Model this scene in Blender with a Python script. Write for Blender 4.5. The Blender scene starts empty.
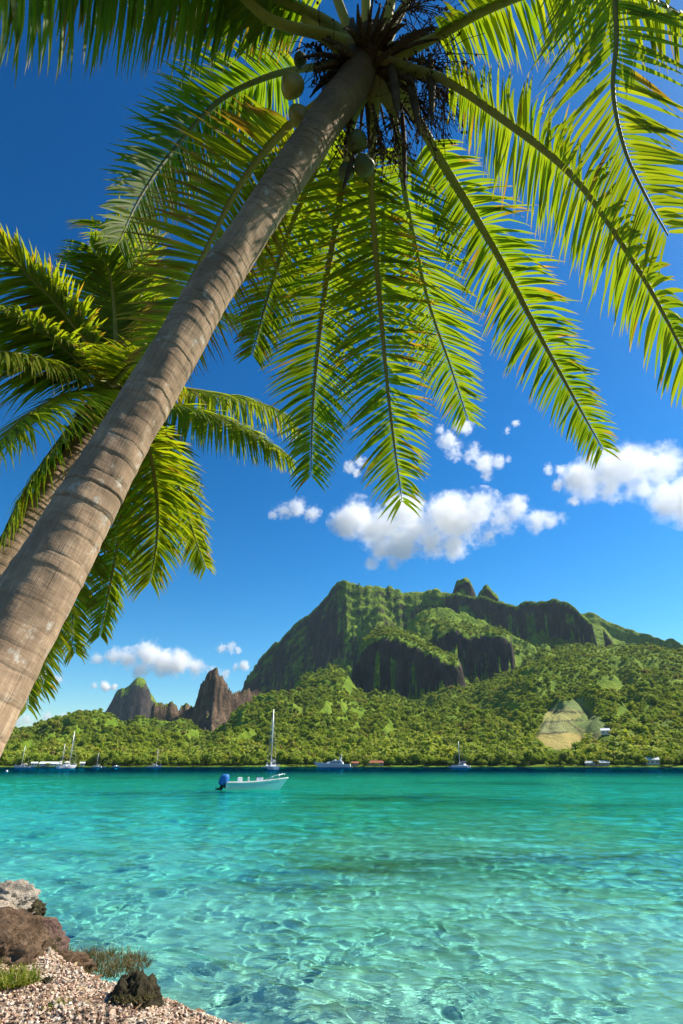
import bpy, bmesh, math, random
import numpy as np
from mathutils import Vector, Matrix

random.seed(7)
RNG = np.random.default_rng(7)
SC = bpy.context.scene
COL = SC.collection

# ------------------------------------------------------------------ camera
F_PX, CX, CY = 597.0, 341.5, 512.0
PITCH = math.radians(22.93)
CAM_Z = 1.75
CP, SP = math.cos(PITCH), math.sin(PITCH)

def ray(x, y):
    u = (x - CX) / F_PX
    v = (CY - y) / F_PX
    return np.array([u, CP - v * SP, SP + v * CP])

def at_range(x, y, h):
    """world point seen at (x, y), at horizontal range h from the viewer"""
    d = ray(x, y)
    d = d * (h / math.hypot(d[0], d[1]))
    return np.array([d[0], d[1], d[2] + CAM_Z])

def at_depth(x, y, dep):
    d = ray(x, y) * dep
    return np.array([d[0], d[1], d[2] + CAM_Z])

def at_height(x, y, z):
    d = ray(x, y)
    d = d * ((z - CAM_Z) / d[2])
    return np.array([d[0], d[1], z])

def project(P):
    P = np.asarray(P, float)
    X, Y, Z = P[..., 0], P[..., 1], P[..., 2] - CAM_Z
    dep = Y * CP + Z * SP
    up = -Y * SP + Z * CP
    return CX + F_PX * X / dep, CY - F_PX * up / dep

cam = bpy.data.cameras.new('camera')
cam.sensor_fit = 'VERTICAL'
cam.sensor_height = 36.0
cam.sensor_width = 24.0
cam.lens = 36.0 * F_PX / 1024.0
cam.clip_start = 0.05
cam.clip_end = 60000
cam_ob = bpy.data.objects.new('camera', cam)
cam_ob.location = (0, 0, CAM_Z)
cam_ob.rotation_euler = (math.radians(90) + PITCH, 0, 0)
COL.objects.link(cam_ob)
SC.camera = cam_ob

# ------------------------------------------------------------------ light
SUN_EL, SUN_AZ = math.radians(47), math.radians(70)
SUN_DIR = Vector((math.cos(SUN_EL) * math.sin(SUN_AZ), math.cos(SUN_EL) * math.cos(SUN_AZ), math.sin(SUN_EL)))
W = bpy.data.worlds.new('World')
SC.world = W
W.use_nodes = True
nt = W.node_tree
sky = nt.nodes.new('ShaderNodeTexSky')
sky.sky_type = 'NISHITA'
sky.sun_disc = False
sky.sun_elevation = SUN_EL
sky.sun_rotation = SUN_AZ
sky.air_density = 1.0
sky.dust_density = 0.35
sky.ozone_density = 3.0
hsv = nt.nodes.new('ShaderNodeHueSaturation')
hsv.inputs['Saturation'].default_value = 1.42
hsv.inputs['Hue'].default_value = .487
hsv.inputs['Value'].default_value = .66
gam = nt.nodes.new('ShaderNodeGamma')
gam.inputs['Gamma'].default_value = 1.38
bg = nt.nodes['Background']
nt.links.new(sky.outputs[0], hsv.inputs['Color'])
nt.links.new(hsv.outputs[0], gam.inputs['Color'])
nt.links.new(gam.outputs[0], bg.inputs['Color'])
bg.inputs['Strength'].default_value = 0.085
sun = bpy.data.lights.new('sun', 'SUN')
sun.energy = 4.9
sun.angle = math.radians(0.53)
sun.color = (1.0, 0.93, 0.80)
sun.cycles.is_caustics_light = True
sun_ob = bpy.data.objects.new('sun', sun)
sun_ob.rotation_euler = SUN_DIR.to_track_quat('Z', 'Y').to_euler()
sun_ob.location = (30, 5, 40)
COL.objects.link(sun_ob)

SC.render.engine = 'CYCLES'
SC.view_settings.view_transform = 'Standard'
SC.view_settings.look = 'None'
SC.view_settings.gamma = 1.0
SC.view_settings.exposure = 0.75
cy = SC.cycles
cy.use_denoising = True
cy.max_bounces = 16
cy.transparent_max_bounces = 16
cy.volume_bounces = 16
cy.caustics_reflective = False
cy.sample_clamp_indirect = 6.0

# ------------------------------------------------------------------ object helpers
def mesh_np(name, V, faces, smooth=True, colors=None, uv=None):
    """faces: list of (n,k) int arrays (k = 3 or 4); colors: dict name -> (nv,4)"""
    V = np.asarray(V, np.float32)
    if not isinstance(faces, (list, tuple)):
        faces = [faces]
    faces = [np.asarray(f, np.int32) for f in faces if len(f)]
    me = bpy.data.meshes.new(name)
    me.vertices.add(len(V))
    me.vertices.foreach_set('co', V.ravel())
    loops = np.concatenate([f.ravel() for f in faces])
    tot = np.concatenate([np.full(len(f), f.shape[1], np.int32) for f in faces])
    start = np.concatenate([[0], np.cumsum(tot)[:-1]]).astype(np.int32)
    me.loops.add(len(loops))
    me.loops.foreach_set('vertex_index', loops)
    me.polygons.add(len(tot))
    me.polygons.foreach_set('loop_start', start)
    me.polygons.foreach_set('loop_total', tot)
    me.polygons.foreach_set('use_smooth', np.full(len(tot), bool(smooth)))
    if colors:
        for cn, c in colors.items():
            c = np.asarray(c, np.float32)
            if c.ndim == 1:
                a = me.attributes.new(cn, 'FLOAT', 'POINT')
                a.data.foreach_set('value', c)
            else:
                if c.shape[1] == 3:
                    c = np.concatenate([c, np.ones((len(c), 1), np.float32)], 1)
                a = me.attributes.new(cn, 'FLOAT_COLOR', 'POINT')
                a.data.foreach_set('color', c.ravel())
    if uv is not None:
        l = me.uv_layers.new(name='UVMap')
        l.data.foreach_set('uv', np.asarray(uv, np.float32)[loops].ravel())
    me.update(calc_edges=True)
    me.validate()
    return me

def link(name, me, mat=None, parent=None, loc=None):
    o = bpy.data.objects.new(name, me)
    if mat is not None:
        me.materials.append(mat)
    COL.objects.link(o)
    if parent is not None:
        o.parent = parent
    if loc is not None:
        o.location = loc
    return o

def tag(o, label, cat, group=None, kind=None):
    if label: o['label'] = label
    if cat: o['category'] = cat
    if group: o['group'] = group
    if kind: o['kind'] = kind
    return o

def thing(name, label, cat, loc=(0, 0, 0), rotz=0.0, group=None):
    o = bpy.data.objects.new(name, None)
    o.empty_display_size = 0.2
    COL.objects.link(o)
    o.location = loc
    o.rotation_euler = (0, 0, rotz)
    return tag(o, label, cat, group)

def structure(o):
    o['kind'] = 'structure'
    return o

def copy_tree(o, parent=None):
    c = o.copy()
    COL.objects.link(c)
    if parent is not None:
        c.parent = parent
    for ch in [k for k in COL.objects if k.parent == o]:
        copy_tree(ch, c)
    return c

class MB:
    """collects shapes into one mesh"""
    def __init__(self):
        self.v, self.q, self.t, self.n = [], [], [], 0
    def add(self, V, quads=(), tris=()):
        V = np.asarray(V, float)
        if len(quads): self.q.append(np.asarray(quads, int) + self.n)
        if len(tris): self.t.append(np.asarray(tris, int) + self.n)
        self.v.append(V); self.n += len(V)
        return self
    def box(self, c, s, rotz=0.0, bev=0.0):
        x, y, z = [k / 2 for k in s]
        b = min(bev, x * .9, y * .9, z * .9)
        if b <= 0:
            V = np.array([[sx * x, sy * y, sz * z] for sz in (-1, 1) for sy in (-1, 1) for sx in (-1, 1)])
            Q = [(0, 2, 3, 1), (4, 5, 7, 6), (0, 1, 5, 4), (2, 6, 7, 3), (0, 4, 6, 2), (1, 3, 7, 5)]
            T = []
        else:
            bm = bmesh.new()
            bmesh.ops.create_cube(bm, size=1.0)
            bmesh.ops.scale(bm, vec=s, verts=bm.verts)
            bmesh.ops.bevel(bm, geom=bm.edges[:], offset=b, segments=2, profile=.6, affect='EDGES')
            bm.verts.index_update()
            V = np.array([v.co[:] for v in bm.verts])
            Q = [[v.index for v in f.verts] for f in bm.faces if len(f.verts) == 4]
            T = [[v.index for v in f.verts] for f in bm.faces if len(f.verts) == 3]
            for f in bm.faces:
                if len(f.verts) > 4:
                    ii = [v.index for v in f.verts]
                    T += [[ii[0], ii[k], ii[k + 1]] for k in range(1, len(ii) - 1)]
            bm.free()
        cz, sz_ = math.cos(rotz), math.sin(rotz)
        R = np.array([[cz, -sz_, 0], [sz_, cz, 0], [0, 0, 1]])
        return self.add(V @ R.T + np.asarray(c), Q, T)
    def tube(self, pts, rad, n=8, cap=True):
        pts = np.asarray(pts, float)
        m = len(pts)
        rad = np.full(m, rad) if np.isscalar(rad) else np.asarray(rad, float)
        T = np.gradient(pts, axis=0)
        T /= np.linalg.norm(T, axis=1)[:, None] + 1e-12
        ref = np.array([0, 0, 1.0]) if abs(T[0][2]) < .9 else np.array([1.0, 0, 0])
        U = ref - T[0] * ref.dot(T[0]); U /= np.linalg.norm(U)
        V = []
        a = np.arange(n) * 2 * math.pi / n
        for i in range(m):
            U = U - T[i] * U.dot(T[i]); U /= np.linalg.norm(U) + 1e-12
            B = np.cross(T[i], U)
            V.append(pts[i] + rad[i] * (np.cos(a)[:, None] * U + np.sin(a)[:, None] * B))
        V = np.concatenate(V)
        i0 = np.arange(m - 1)[:, None] * n + np.arange(n)[None]
        i1 = np.arange(m - 1)[:, None] * n + (np.arange(n)[None] + 1) % n
        Q = np.stack([i0, i1, i1 + n, i0 + n], -1).reshape(-1, 4)
        Tt = []
        if cap:
            Tt = [(0, k + 1, k) for k in range(1, n - 1)] + [((m - 1) * n, (m - 1) * n + k, (m - 1) * n + k + 1) for k in range(1, n - 1)]
        return self.add(V, Q, Tt)
    def ball(self, c, r, sub=2, jit=0.0, seed=0):
        V, T = ICO[sub]
        r = np.asarray(r, float)
        P = V * r
        if jit:
            P = P * (1 + jit * (noise3(V * 2.3 + seed * 7.1)))[:, None]
        return self.add(P + np.asarray(c), (), T)
    def loft(self, secs, closed=True, cap=True):
        secs = [np.asarray(s, float) for s in secs]
        n = len(secs[0]); m = len(secs)
        V = np.concatenate(secs)
        Q = []
        for i in range(m - 1):
            for k in range(n if closed else n - 1):
                k2 = (k + 1) % n
                Q.append((i * n + k, i * n + k2, (i + 1) * n + k2, (i + 1) * n + k))
        T = []
        if cap and closed:
            T = [(0, k + 1, k) for k in range(1, n - 1)] + [((m - 1) * n, (m - 1) * n + k, (m - 1) * n + k + 1) for k in range(1, n - 1)]
        return self.add(V, Q, T)
    def mesh(self, name, smooth=False):
        fs = []
        if self.q: fs.append(np.concatenate(self.q))
        if self.t: fs.append(np.concatenate(self.t))
        return mesh_np(name, np.concatenate(self.v), fs, smooth)
    def build(self, name, mat, parent=None, smooth=False):
        return link(name, self.mesh(name, smooth), mat, parent)

def ico(sub):
    bm = bmesh.new()
    bmesh.ops.create_icosphere(bm, subdivisions=sub, radius=1.0)
    bm.verts.index_update()
    V = np.array([v.co[:] for v in bm.verts]); T = np.array([[v.index for v in f.verts] for f in bm.faces])
    bm.free()
    return V, T
ICO = {k: ico(k) for k in (1, 2, 3, 4, 5)}

# ------------------------------------------------------------------ noise
def _h(ix, iy, iz=0, seed=0):
    n = (ix * 374761393 + iy * 668265263 + iz * 1274126177 + seed * 974711) & 0xffffffff
    n = ((n ^ (n >> 13)) * 1274126177) & 0xffffffff
    n = ((n ^ (n >> 16)) * 2246822519) & 0xffffffff
    return ((n ^ (n >> 15)) & 0xffffff) / float(0xffffff)

def noise2(x, y, seed=0):
    x = np.asarray(x, float); y = np.asarray(y, float)
    ix = np.floor(x).astype(np.int64); iy = np.floor(y).astype(np.int64)
    fx = x - ix; fy = y - iy
    ux = fx * fx * fx * (fx * (fx * 6 - 15) + 10); uy = fy * fy * fy * (fy * (fy * 6 - 15) + 10)
    def g(dx, dy):
        a = _h(ix + dx, iy + dy, 0, seed) * 2 * math.pi
        return np.cos(a) * (fx - dx) + np.sin(a) * (fy - dy)
    return 1.4 * ((g(0, 0) * (1 - ux) + g(1, 0) * ux) * (1 - uy) + (g(0, 1) * (1 - ux) + g(1, 1) * ux) * uy)

def fbm2(x, y, oct=5, seed=0, gain=.5, lac=2.03):
    s = 0; a = 1.0
    for o in range(oct):
        s = s + a * noise2(x, y, seed + o * 17); x = x * lac + 3.1; y = y * lac + 1.7; a *= gain
    return s

def noise3(P, seed=0):
    P = np.asarray(P, float)
    I = np.floor(P).astype(np.int64); f = P - I
    u = f * f * (3 - 2 * f)
    r = 0
    for dz in (0, 1):
        for dy in (0, 1):
            for dx in (0, 1):
                w = (u[..., 0] if dx else 1 - u[..., 0]) * (u[..., 1] if dy else 1 - u[..., 1]) * (u[..., 2] if dz else 1 - u[..., 2])
                r = r + w * _h(I[..., 0] + dx, I[..., 1] + dy, I[..., 2] + dz, seed)
    return r * 2 - 1

def fbm3(P, oct=4, seed=0):
    s = 0; a = 1.0
    P = np.asarray(P, float)
    for o in range(oct):
        s = s + a * noise3(P, seed + o * 13); P = P * 2.03 + 1.3; a *= .5
    return s

def smooth01(a, b, x):
    t = np.clip((np.asarray(x, float) - a) / (b - a), 0, 1)
    return t * t * (3 - 2 * t)

def in_poly(px, py, poly):
    px = np.asarray(px); py = np.asarray(py)
    ins = np.zeros(px.shape, bool)
    n = len(poly)
    for i in range(n):
        x0, y0 = poly[i]; x1, y1 = poly[(i + 1) % n]
        if y0 == y1: continue
        c = ((y0 > py) != (y1 > py)) & (px < (x1 - x0) * (py - y0) / (y1 - y0) + x0)
        ins ^= c
    return ins

def spline(pts, n, per=None):
    """Catmull-Rom through pts, n samples, resampled to equal length"""
    P = np.asarray(pts, float)
    if len(P) == 2:
        return P[0] + (P[1] - P[0]) * np.linspace(0, 1, n)[:, None]
    Q = np.vstack([2 * P[0] - P[1], P, 2 * P[-1] - P[-2]])
    out = []
    for i in range(1, len(Q) - 2):
        p0, p1, p2, p3 = Q[i - 1:i + 3]
        t = np.linspace(0, 1, 24, endpoint=False)[:, None]
        out.append(.5 * (2 * p1 + (p2 - p0) * t + (2 * p0 - 5 * p1 + 4 * p2 - p3) * t ** 2 + (3 * p1 - p0 - 3 * p2 + p3) * t ** 3))
    out = np.vstack(out + [P[-1:]])
    d = np.r_[0, np.cumsum(np.linalg.norm(np.diff(out[:, :3], axis=0), axis=1))]
    s = np.linspace(0, d[-1], n)
    return np.stack([np.interp(s, d, out[:, k]) for k in range(out.shape[1])], 1)

# ------------------------------------------------------------------ materials
class N:
    """small node builder"""
    def __init__(self, name):
        self.m = bpy.data.materials.new(name)
        self.m.use_nodes = True
        self.nt = self.m.node_tree
        self.nt.nodes.clear()
        self.out = self.nt.nodes.new('ShaderNodeOutputMaterial')
    def n(self, typ, **kw):
        o = self.nt.nodes.new(typ)
        for k, v in kw.items():
            if k.startswith('i_'):
                key = k[2:].replace('_', ' ')
                s = o.inputs[int(key)] if key.isdigit() else o.inputs[key]
                self.set(s, v)
            else:
                setattr(o, k, v)
        return o
    def set(self, s, v):
        if isinstance(v, bpy.types.NodeSocket): self.nt.links.new(v, s)
        else:
            if isinstance(v, (tuple, list)) and len(v) == 3 and s.type == 'RGBA': v = (*v, 1)
            s.default_value = v
    def noise(self, vec, scale, detail=4, rough=.55, dist=0.0):
        o = self.n('ShaderNodeTexNoise'); o.inputs['Scale'].default_value = scale
        o.inputs['Detail'].default_value = detail; o.inputs['Roughness'].default_value = rough; o.inputs['Distortion'].default_value = dist
        if vec is not None: self.nt.links.new(vec, o.inputs['Vector'])
        return o.outputs[0]
    def ramp(self, fac, stops):
        o = self.n('ShaderNodeValToRGB')
        e = o.color_ramp.elements
        while len(e) > 1: e.remove(e[-1])
        for i, (p, c) in enumerate(stops):
            k = e[0] if i == 0 else e.new(p)
            k.position = p
            if not isinstance(c, (tuple, list)): c = (c, c, c)
            k.color = (*c, 1)
        self.nt.links.new(fac, o.inputs[0])
        return o.outputs[0]
    def mix(self, fac, a, b, mode='MIX'):
        o = self.n('ShaderNodeMix', data_type='RGBA', blend_type=mode)
        self.set(o.inputs[0], fac); self.set(o.inputs[6], a); self.set(o.inputs[7], b)
        return o.outputs[2]
    def math(self, op, a, b=0.0, c=None, clamp=False):
        o = self.n('ShaderNodeMath', operation=op, use_clamp=clamp)
        self.set(o.inputs[0], a); self.set(o.inputs[1], b)
        if c is not None: self.set(o.inputs[2], c)
        return o.outputs[0]
    def attr(self, name, out='Color'):
        return self.n('ShaderNodeAttribute', attribute_name=name).outputs[out]
    def pos(self):
        return self.n('ShaderNodeNewGeometry').outputs['Position']
    def obj(self):
        return self.n('ShaderNodeTexCoord').outputs['Object']
    def scale(self, vec, s):
        o = self.n('ShaderNodeMapping'); self.nt.links.new(vec, o.inputs['Vector']); o.inputs['Scale'].default_value = s
        return o.outputs[0]
    def bump(self, h, strength=.3, dist=.02, normal=None):
        o = self.n('ShaderNodeBump'); o.inputs['Strength'].default_value = strength; o.inputs['Distance'].default_value = dist
        self.nt.links.new(h, o.inputs['Height'])
        if normal is not None: self.nt.links.new(normal, o.inputs['Normal'])
        return o.outputs[0]
    def pbr(self, color, rough=.6, spec=.4, normal=None, metal=0.0, **kw):
        o = self.n('ShaderNodeBsdfPrincipled')
        self.set(o.inputs['Base Color'], color); self.set(o.inputs['Roughness'], rough)
        self.set(o.inputs['Specular IOR Level'], spec); self.set(o.inputs['Metallic'], metal)
        if normal is not None: self.nt.links.new(normal, o.inputs['Normal'])
        return o.outputs[0]
    def surf(self, s):
        self.nt.links.new(s, self.out.inputs['Surface'])
        return self.m

def simple(name, color, rough=.5, spec=.4, metal=0.0, var=.12, scale=6.0, bump=0.0):
    n = N(name)
    p = n.obj()
    k = n.noise(p, scale, 5)
    dark = tuple(c * (1 - var) for c in color); lite = tuple(min(1, c * (1 + var)) for c in color)
    c = n.ramp(k, [(.3, dark), (.7, lite)])
    nb = n.bump(n.noise(p, scale * 5, 3), bump, .01) if bump else None
    return n.surf(n.pbr(c, rough, spec, nb, metal))
# ------------------------------------------------------------------ terrain: one polar sheet from the far shore to the last peak
AZ0, AZ1, NAZ = math.radians(-50), math.radians(50), 1000
AZS = np.linspace(AZ0, AZ1, NAZ)
RS = np.concatenate([np.arange(480, 620, 4.0), np.arange(620, 2700, 5.0), np.arange(2700, 4700, 22.0)])
NR = len(RS)
AA, RR = np.meshgrid(AZS, RS)
XX, YY = RR * np.sin(AA), RR * np.cos(AA)

def crest(pts):
    a, r, z = [], [], []
    for x, y, d in pts:
        v = ray(x, y)
        a.append(math.atan2(v[0], v[1])); r.append(d); z.append(CAM_Z + d * v[2] / math.hypot(v[0], v[1]))
    i = np.argsort(a)
    a, r, z = np.array(a)[i], np.array(r)[i], np.array(z)[i]
    return a, r, z

WARP = fbm2(XX / 160, YY / 160, 4, 3) * 9
def layer(pts, ch=0, cs=3.0, ts=.6, up=0.0, upd=0.0, down=.7, rough=3.0, flute=8.0, fl=26.0, seed=1, gul=0.0, rl=30.0, wp=1.0):
    """ridge with a crest line, a cliff of height ch below it, talus below that"""
    a, r, z = crest(pts)
    off = fbm2(AZS * 1500 / rl, AZS * 0 + seed, 4, seed)
    zc = np.where((AZS < a[0]) | (AZS > a[-1]), -900.0, np.interp(AZS, a, z) + off * rough)
    rc = np.interp(AZS, a, r)
    rc = np.broadcast_to(rc, RR.shape)
    zc = np.broadcast_to(zc, RR.shape)
    d = rc - RR
    front = np.maximum(d, 0)
    fln = flute * fbm2(AA * 1600 / fl, RR / 300, 4, seed + 5)
    dd = np.maximum(front + (fln + WARP * wp) * smooth01(4, 60, front), 0)
    if gul:
        g = np.abs(fbm2(AA * 1800 / 170 + WARP / 25, RR / 900, 3, seed + 9))
        dd = np.maximum(dd + gul * (g - .35) * smooth01(10, 200, front), 0)
    ch_ = ch * (1 + .25 * fbm2(AA * 1600 / 90, RR * 0, 3, seed + 2)) if ch else 0
    if ch: dd = np.maximum(dd + 3.0 * np.sin(dd * cs / 6.0 + 4 * fbm2(AA * 40, RR * 0, 3, seed + 4)) * smooth01(3, 14, dd), 0)
    drop = np.where(dd * cs < ch_, dd * cs, ch_ + (dd - ch_ / cs) * ts) if ch else dd * ts
    back = np.maximum(-d, 0)
    rise = up * np.minimum(back, upd) - down * np.maximum(back - upd, 0)
    return np.where(d > 0, zc - drop, zc + rise)

def apron(pts, gamma=1.2, down=.8, rough=2.0, seed=1):
    a, r, z = crest(pts)
    zc = np.interp(AZS, a, z) + fbm2(AZS * 1500 / 60, AZS * 0 + seed, 3, seed) * rough
    rc = np.interp(AZS, a, r)
    rs = 541 + 4 * fbm2(AZS * 12, AZS * 0, 3, 91)
    t = np.clip((RR - rs) / (rc - rs), -.4, None)
    up = np.where(t > 0, zc * np.minimum(t, 1) ** gamma, t * 6)
    return np.where(t > 1, zc - down * (RR - rc), up)

E_ = (950, 700, 1500)
A1 = apron([(-260, 700, 1500), (-60, 745, 1300), (120, 748, 1150), (200, 742, 1150), (243, 712, 1250), (270, 695, 1330), (300, 679, 1400), (325, 668, 1410), (340, 670, 1410), (352, 684, 1400), (366, 694, 1390), (400, 698, 1390), (445, 696, 1400), (468, 688, 1480), (500, 677, 1540), (518, 668, 1560), (532, 655, 1640), (560, 647, 1700), (600, 647, 1700), (640, 645, 1720), (683, 650, 1720), (760, 660, 1700), (950, 690, 1600), (1200, 700, 1500)], 1.18, .25, 3, 11)
G1 = apron([(-500, 743, 1500), (-120, 740, 1500), (0, 739, 1500), (20, 734, 1500), (45, 724, 1500), (62, 719, 1480), (78, 712, 1450), (82, 715, 1450), (100, 715, 1420), (128, 722, 1400), (150, 725, 1400), (170, 727, 1400), (200, 733, 1400), (240, 728, 1450), (262, 714, 1500), (300, 726, 1500), (340, 751, 1500), (380, 770, 1500)], 1.25, .5, 3, 21)
B1 = layer([(300, 770, 1430), (346, 740, 1430), (355, 664, 1440), (363, 648, 1450), (375, 639, 1460), (392, 636, 1460), (408, 640, 1450), (425, 650, 1440), (440, 655, 1430), (455, 662, 1425), (462, 672, 1425), (468, 700, 1430), (490, 770, 1430)], 135, 4.5, .55, .28, 260, .8, 5, 20, 20, 31)
B2 = layer([(405, 770, 1560), (425, 660, 1560), (437, 634, 1570), (452, 630, 1580), (470, 636, 1580), (488, 634, 1590), (505, 638, 1590), (512, 643, 1590), (518, 690, 1590), (530, 770, 1590)], 110, 4.5, .55, .30, 200, .8, 5, 20, 18, 32)
B3 = layer([(340, 770, 1800), (372, 690, 1800), (400, 640, 1790), (408, 622, 1790), (417, 611, 1800), (430, 605, 1810), (446, 607, 1830), (462, 614, 1850), (485, 622, 1870), (510, 633, 1880), (535, 648, 1880), (560, 700, 1900), (580, 770, 1900)], 26, 2.2, .85, 0, 0, .5, 3, 6, 40, 33, 20)
C1 = layer([(205, 790, 2900), (232, 708, 2850), (243, 686, 2800), (248, 673, 2760), (262, 655, 2680), (285, 633, 2560), (300, 620, 2480), (311, 612, 2420), (325, 597, 2350), (338, 581.5, 2290), (346, 580.5, 2265), (360, 586, 2255), (372, 585, 2265), (392, 588, 2290), (405, 593, 2300), (425, 590, 2310), (446, 591, 2300), (456, 592, 2290), (470, 600, 2280), (520, 640, 2300), (560, 770, 2300)], 330, 2.3, .75, 0, 0, 1.0, 6, 13, 60, 41, 130, 22, 3.0)
P1 = layer([(448, 640, 2240), (451, 597, 2240), (454, 589, 2240), (456.5, 580, 2240), (459, 578, 2240), (463, 576.5, 2240), (468, 577.5, 2240), (471, 582, 2240), (474, 590, 2240), (477, 599, 2240), (480, 593, 2240), (483, 588.5, 2240), (487, 585, 2240), (490, 587, 2240), (493, 591, 2240), (499, 597, 2240), (506, 640, 2240)], 90, 5, .8, 0, 0, 2.5, 5, 8, 16, 43, 0, 12, 1.0)
D1 = layer([(425, 770, 2180), (440, 640, 2180), (446, 597, 2180), (458, 593, 2170), (478, 596, 2150), (500, 601, 2120), (515, 603, 2110), (530, 601.5, 2100), (545, 600.5, 2090), (556, 598.5, 2080), (566, 602, 2070), (574, 607, 2060), (584, 617, 2040), (592, 622, 2030), (602, 628, 2010), (612, 640, 2000), (625, 770, 2000)], 128, 4.2, .6, .05, 200, .7, 5, 22, 24, 44)
F1 = layer([(560, 700, 2600), (575, 613, 2600), (588, 613, 2600), (600, 617, 2600), (612, 622, 2580), (628, 630, 2560), (640, 633, 2550), (655, 637, 2500), (668, 638, 2450), (683, 643, 2400), (720, 650, 2300), (780, 664, 2200), (900, 690, 2000), (1100, 720, 2000)], 60, 1.6, .6, 0, 0, .8, 4, 10, 40, 45, 60)
H1 = layer([(128, 790, 1560), (146, 735, 1550), (148, 716, 1545), (151, 707, 1540), (160, 703, 1540), (166, 705, 1540), (172, 702, 1540), (178, 708, 1540), (182, 704, 1545), (187, 703.5, 1545), (192, 707, 1545), (196, 700, 1540), (200, 688, 1530), (205, 679, 1520), (210, 673, 1520), (217, 671.5, 1520), (223, 677, 1525), (228, 685, 1530), (240, 691, 1560), (255, 688, 1600), (264, 692, 1640), (280, 770, 1700)], 88, 6.5, .5, 0, 0, 2.2, 8, 10, 14, 46, 0, 11, 1.0)
I1 = layer([(60, 790, 3800), (92, 722, 3800), (106, 711, 3800), (111, 703, 3800), (117, 691, 3800), (122, 685.5, 3790), (130, 683, 3780), (134, 679.5, 3780), (138, 677.5, 3780), (145, 678, 3780), (148.5, 683, 3790), (151, 693, 3800), (157, 705, 3800), (164, 708, 3800), (180, 730, 3800), (220, 790, 3800)], 320, 2.6, .8, 0, 0, 1.6, 2.5, 22, 60, 47, 80)
K1 = layer([(-500, 730, 3000), (-100, 726, 3000), (-40, 728, 3000), (0, 735, 3000), (60, 730, 3000), (120, 735, 3000), (200, 770, 3000)], 0, 2, .3, 0, 0, .5, 10, 8, 60, 48)
ZZ = A1
BARE = np.zeros(RR.shape)
for L_, bare in ((G1, 0), (B1, .9), (B2, .9), (B3, 0), (C1, .24), (P1, .35), (D1, .65), (F1, .1), (H1, 2.2), (I1, .85), (K1, 0)):
    BARE = np.where(L_ > ZZ, bare, BARE)
    ZZ = np.maximum(ZZ, L_)
shore_t = smooth01(545, 640, RR)
amp = shore_t * (1 + 2.6 * smooth01(650, 1400, RR))
ZZ = ZZ + amp * (3.2 * fbm2(XX / 70, YY / 70, 5, 61)) + 20 * smooth01(620, 1100, RR) * (1 - smooth01(1350, 1500, RR)) * fbm2(XX / 230, YY / 230, 3, 62)
# spurs and gullies running down to the bay
gx = AA * 1150 + 60 * fbm2(XX / 300, YY / 300, 3, 65)
gul_ = 1 - np.abs(fbm2(gx / 95, RR / 700, 3, 64)) * 1.9
ZZ = ZZ + smooth01(600, 950, RR) * (1 - smooth01(1380, 1480, RR)) * (20 - 10 * smooth01(1100, 1350, RR)) * (gul_ - .5) * np.where(BARE > .05, 0, 1)
low = np.where(RR < 560, .9 * smooth01(539.5, 543, RR), 0)
ZZ = np.where(RR < 560, np.minimum(np.maximum(ZZ, -30), low + 6 * smooth01(546, 580, RR) - 4 * (1 - smooth01(520, 541, RR))), ZZ)
ZZ = np.maximum(ZZ, -5)

# slope, and the cultivated field seen on the hillside
dzr = np.gradient(ZZ, RS, axis=0)
dza = np.gradient(ZZ, AZS, axis=1) / RR
SLOPE = np.hypot(dzr, dza)
PX, PY = project(np.stack([XX, YY, ZZ], -1))
FIELD = in_poly(PX, PY, [(533, 741), (541, 724), (545, 712), (560, 702), (583, 698), (587, 708), (596, 716), (612, 729), (604, 734), (594, 741), (577, 746), (560, 751), (549, 747)]) & (RR < 1500)
MEADOW = in_poly(PX, PY, [(648, 727), (656, 718), (676, 716), (720, 718), (720, 734), (660, 733)]) & (RR < 1500)
fc = np.zeros(RR.shape + (3,))
fc[...] = (.26, .27, .09)
def plot(poly, c): fc[in_poly(PX, PY, poly)] = c
plot([(533, 741), (541, 733), (570, 732), (592, 738), (605, 746), (560, 755)], (.43, .35, .11))
plot([(541, 733), (543, 722), (560, 721), (575, 730), (570, 733)], (.27, .28, .11))
plot([(541, 722), (545, 712), (556, 709), (580, 713), (583, 719), (560, 721)], (.34, .33, .11))
plot([(545, 711), (560, 702), (590, 697), (590, 713), (566, 707), (553, 708)], (.19, .25, .08))
plot([(572, 723), (586, 712), (596, 714), (614, 729), (590, 733)], (.17, .23, .07))
for p0, p1 in [((541, 734), (568, 732)), ((568, 722), (592, 740)), ((545, 722), (583, 720)), ((546, 711), (575, 712)), ((572, 713), (586, 712))]:
    t = np.clip(((PX - p0[0]) * (p1[0] - p0[0]) + (PY - p0[1]) * (p1[1] - p0[1])) / ((p1[0] - p0[0]) ** 2 + (p1[1] - p0[1]) ** 2), 0, 1)
    dist = np.hypot(PX - p0[0] - t * (p1[0] - p0[0]), PY - p0[1] - t * (p1[1] - p0[1]))
    fc[(dist < .8) & FIELD] = (.09, .09, .05)
fc[MEADOW & ~FIELD] = (.13, .20, .03)
fmask = (FIELD | MEADOW).astype(float)

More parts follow.
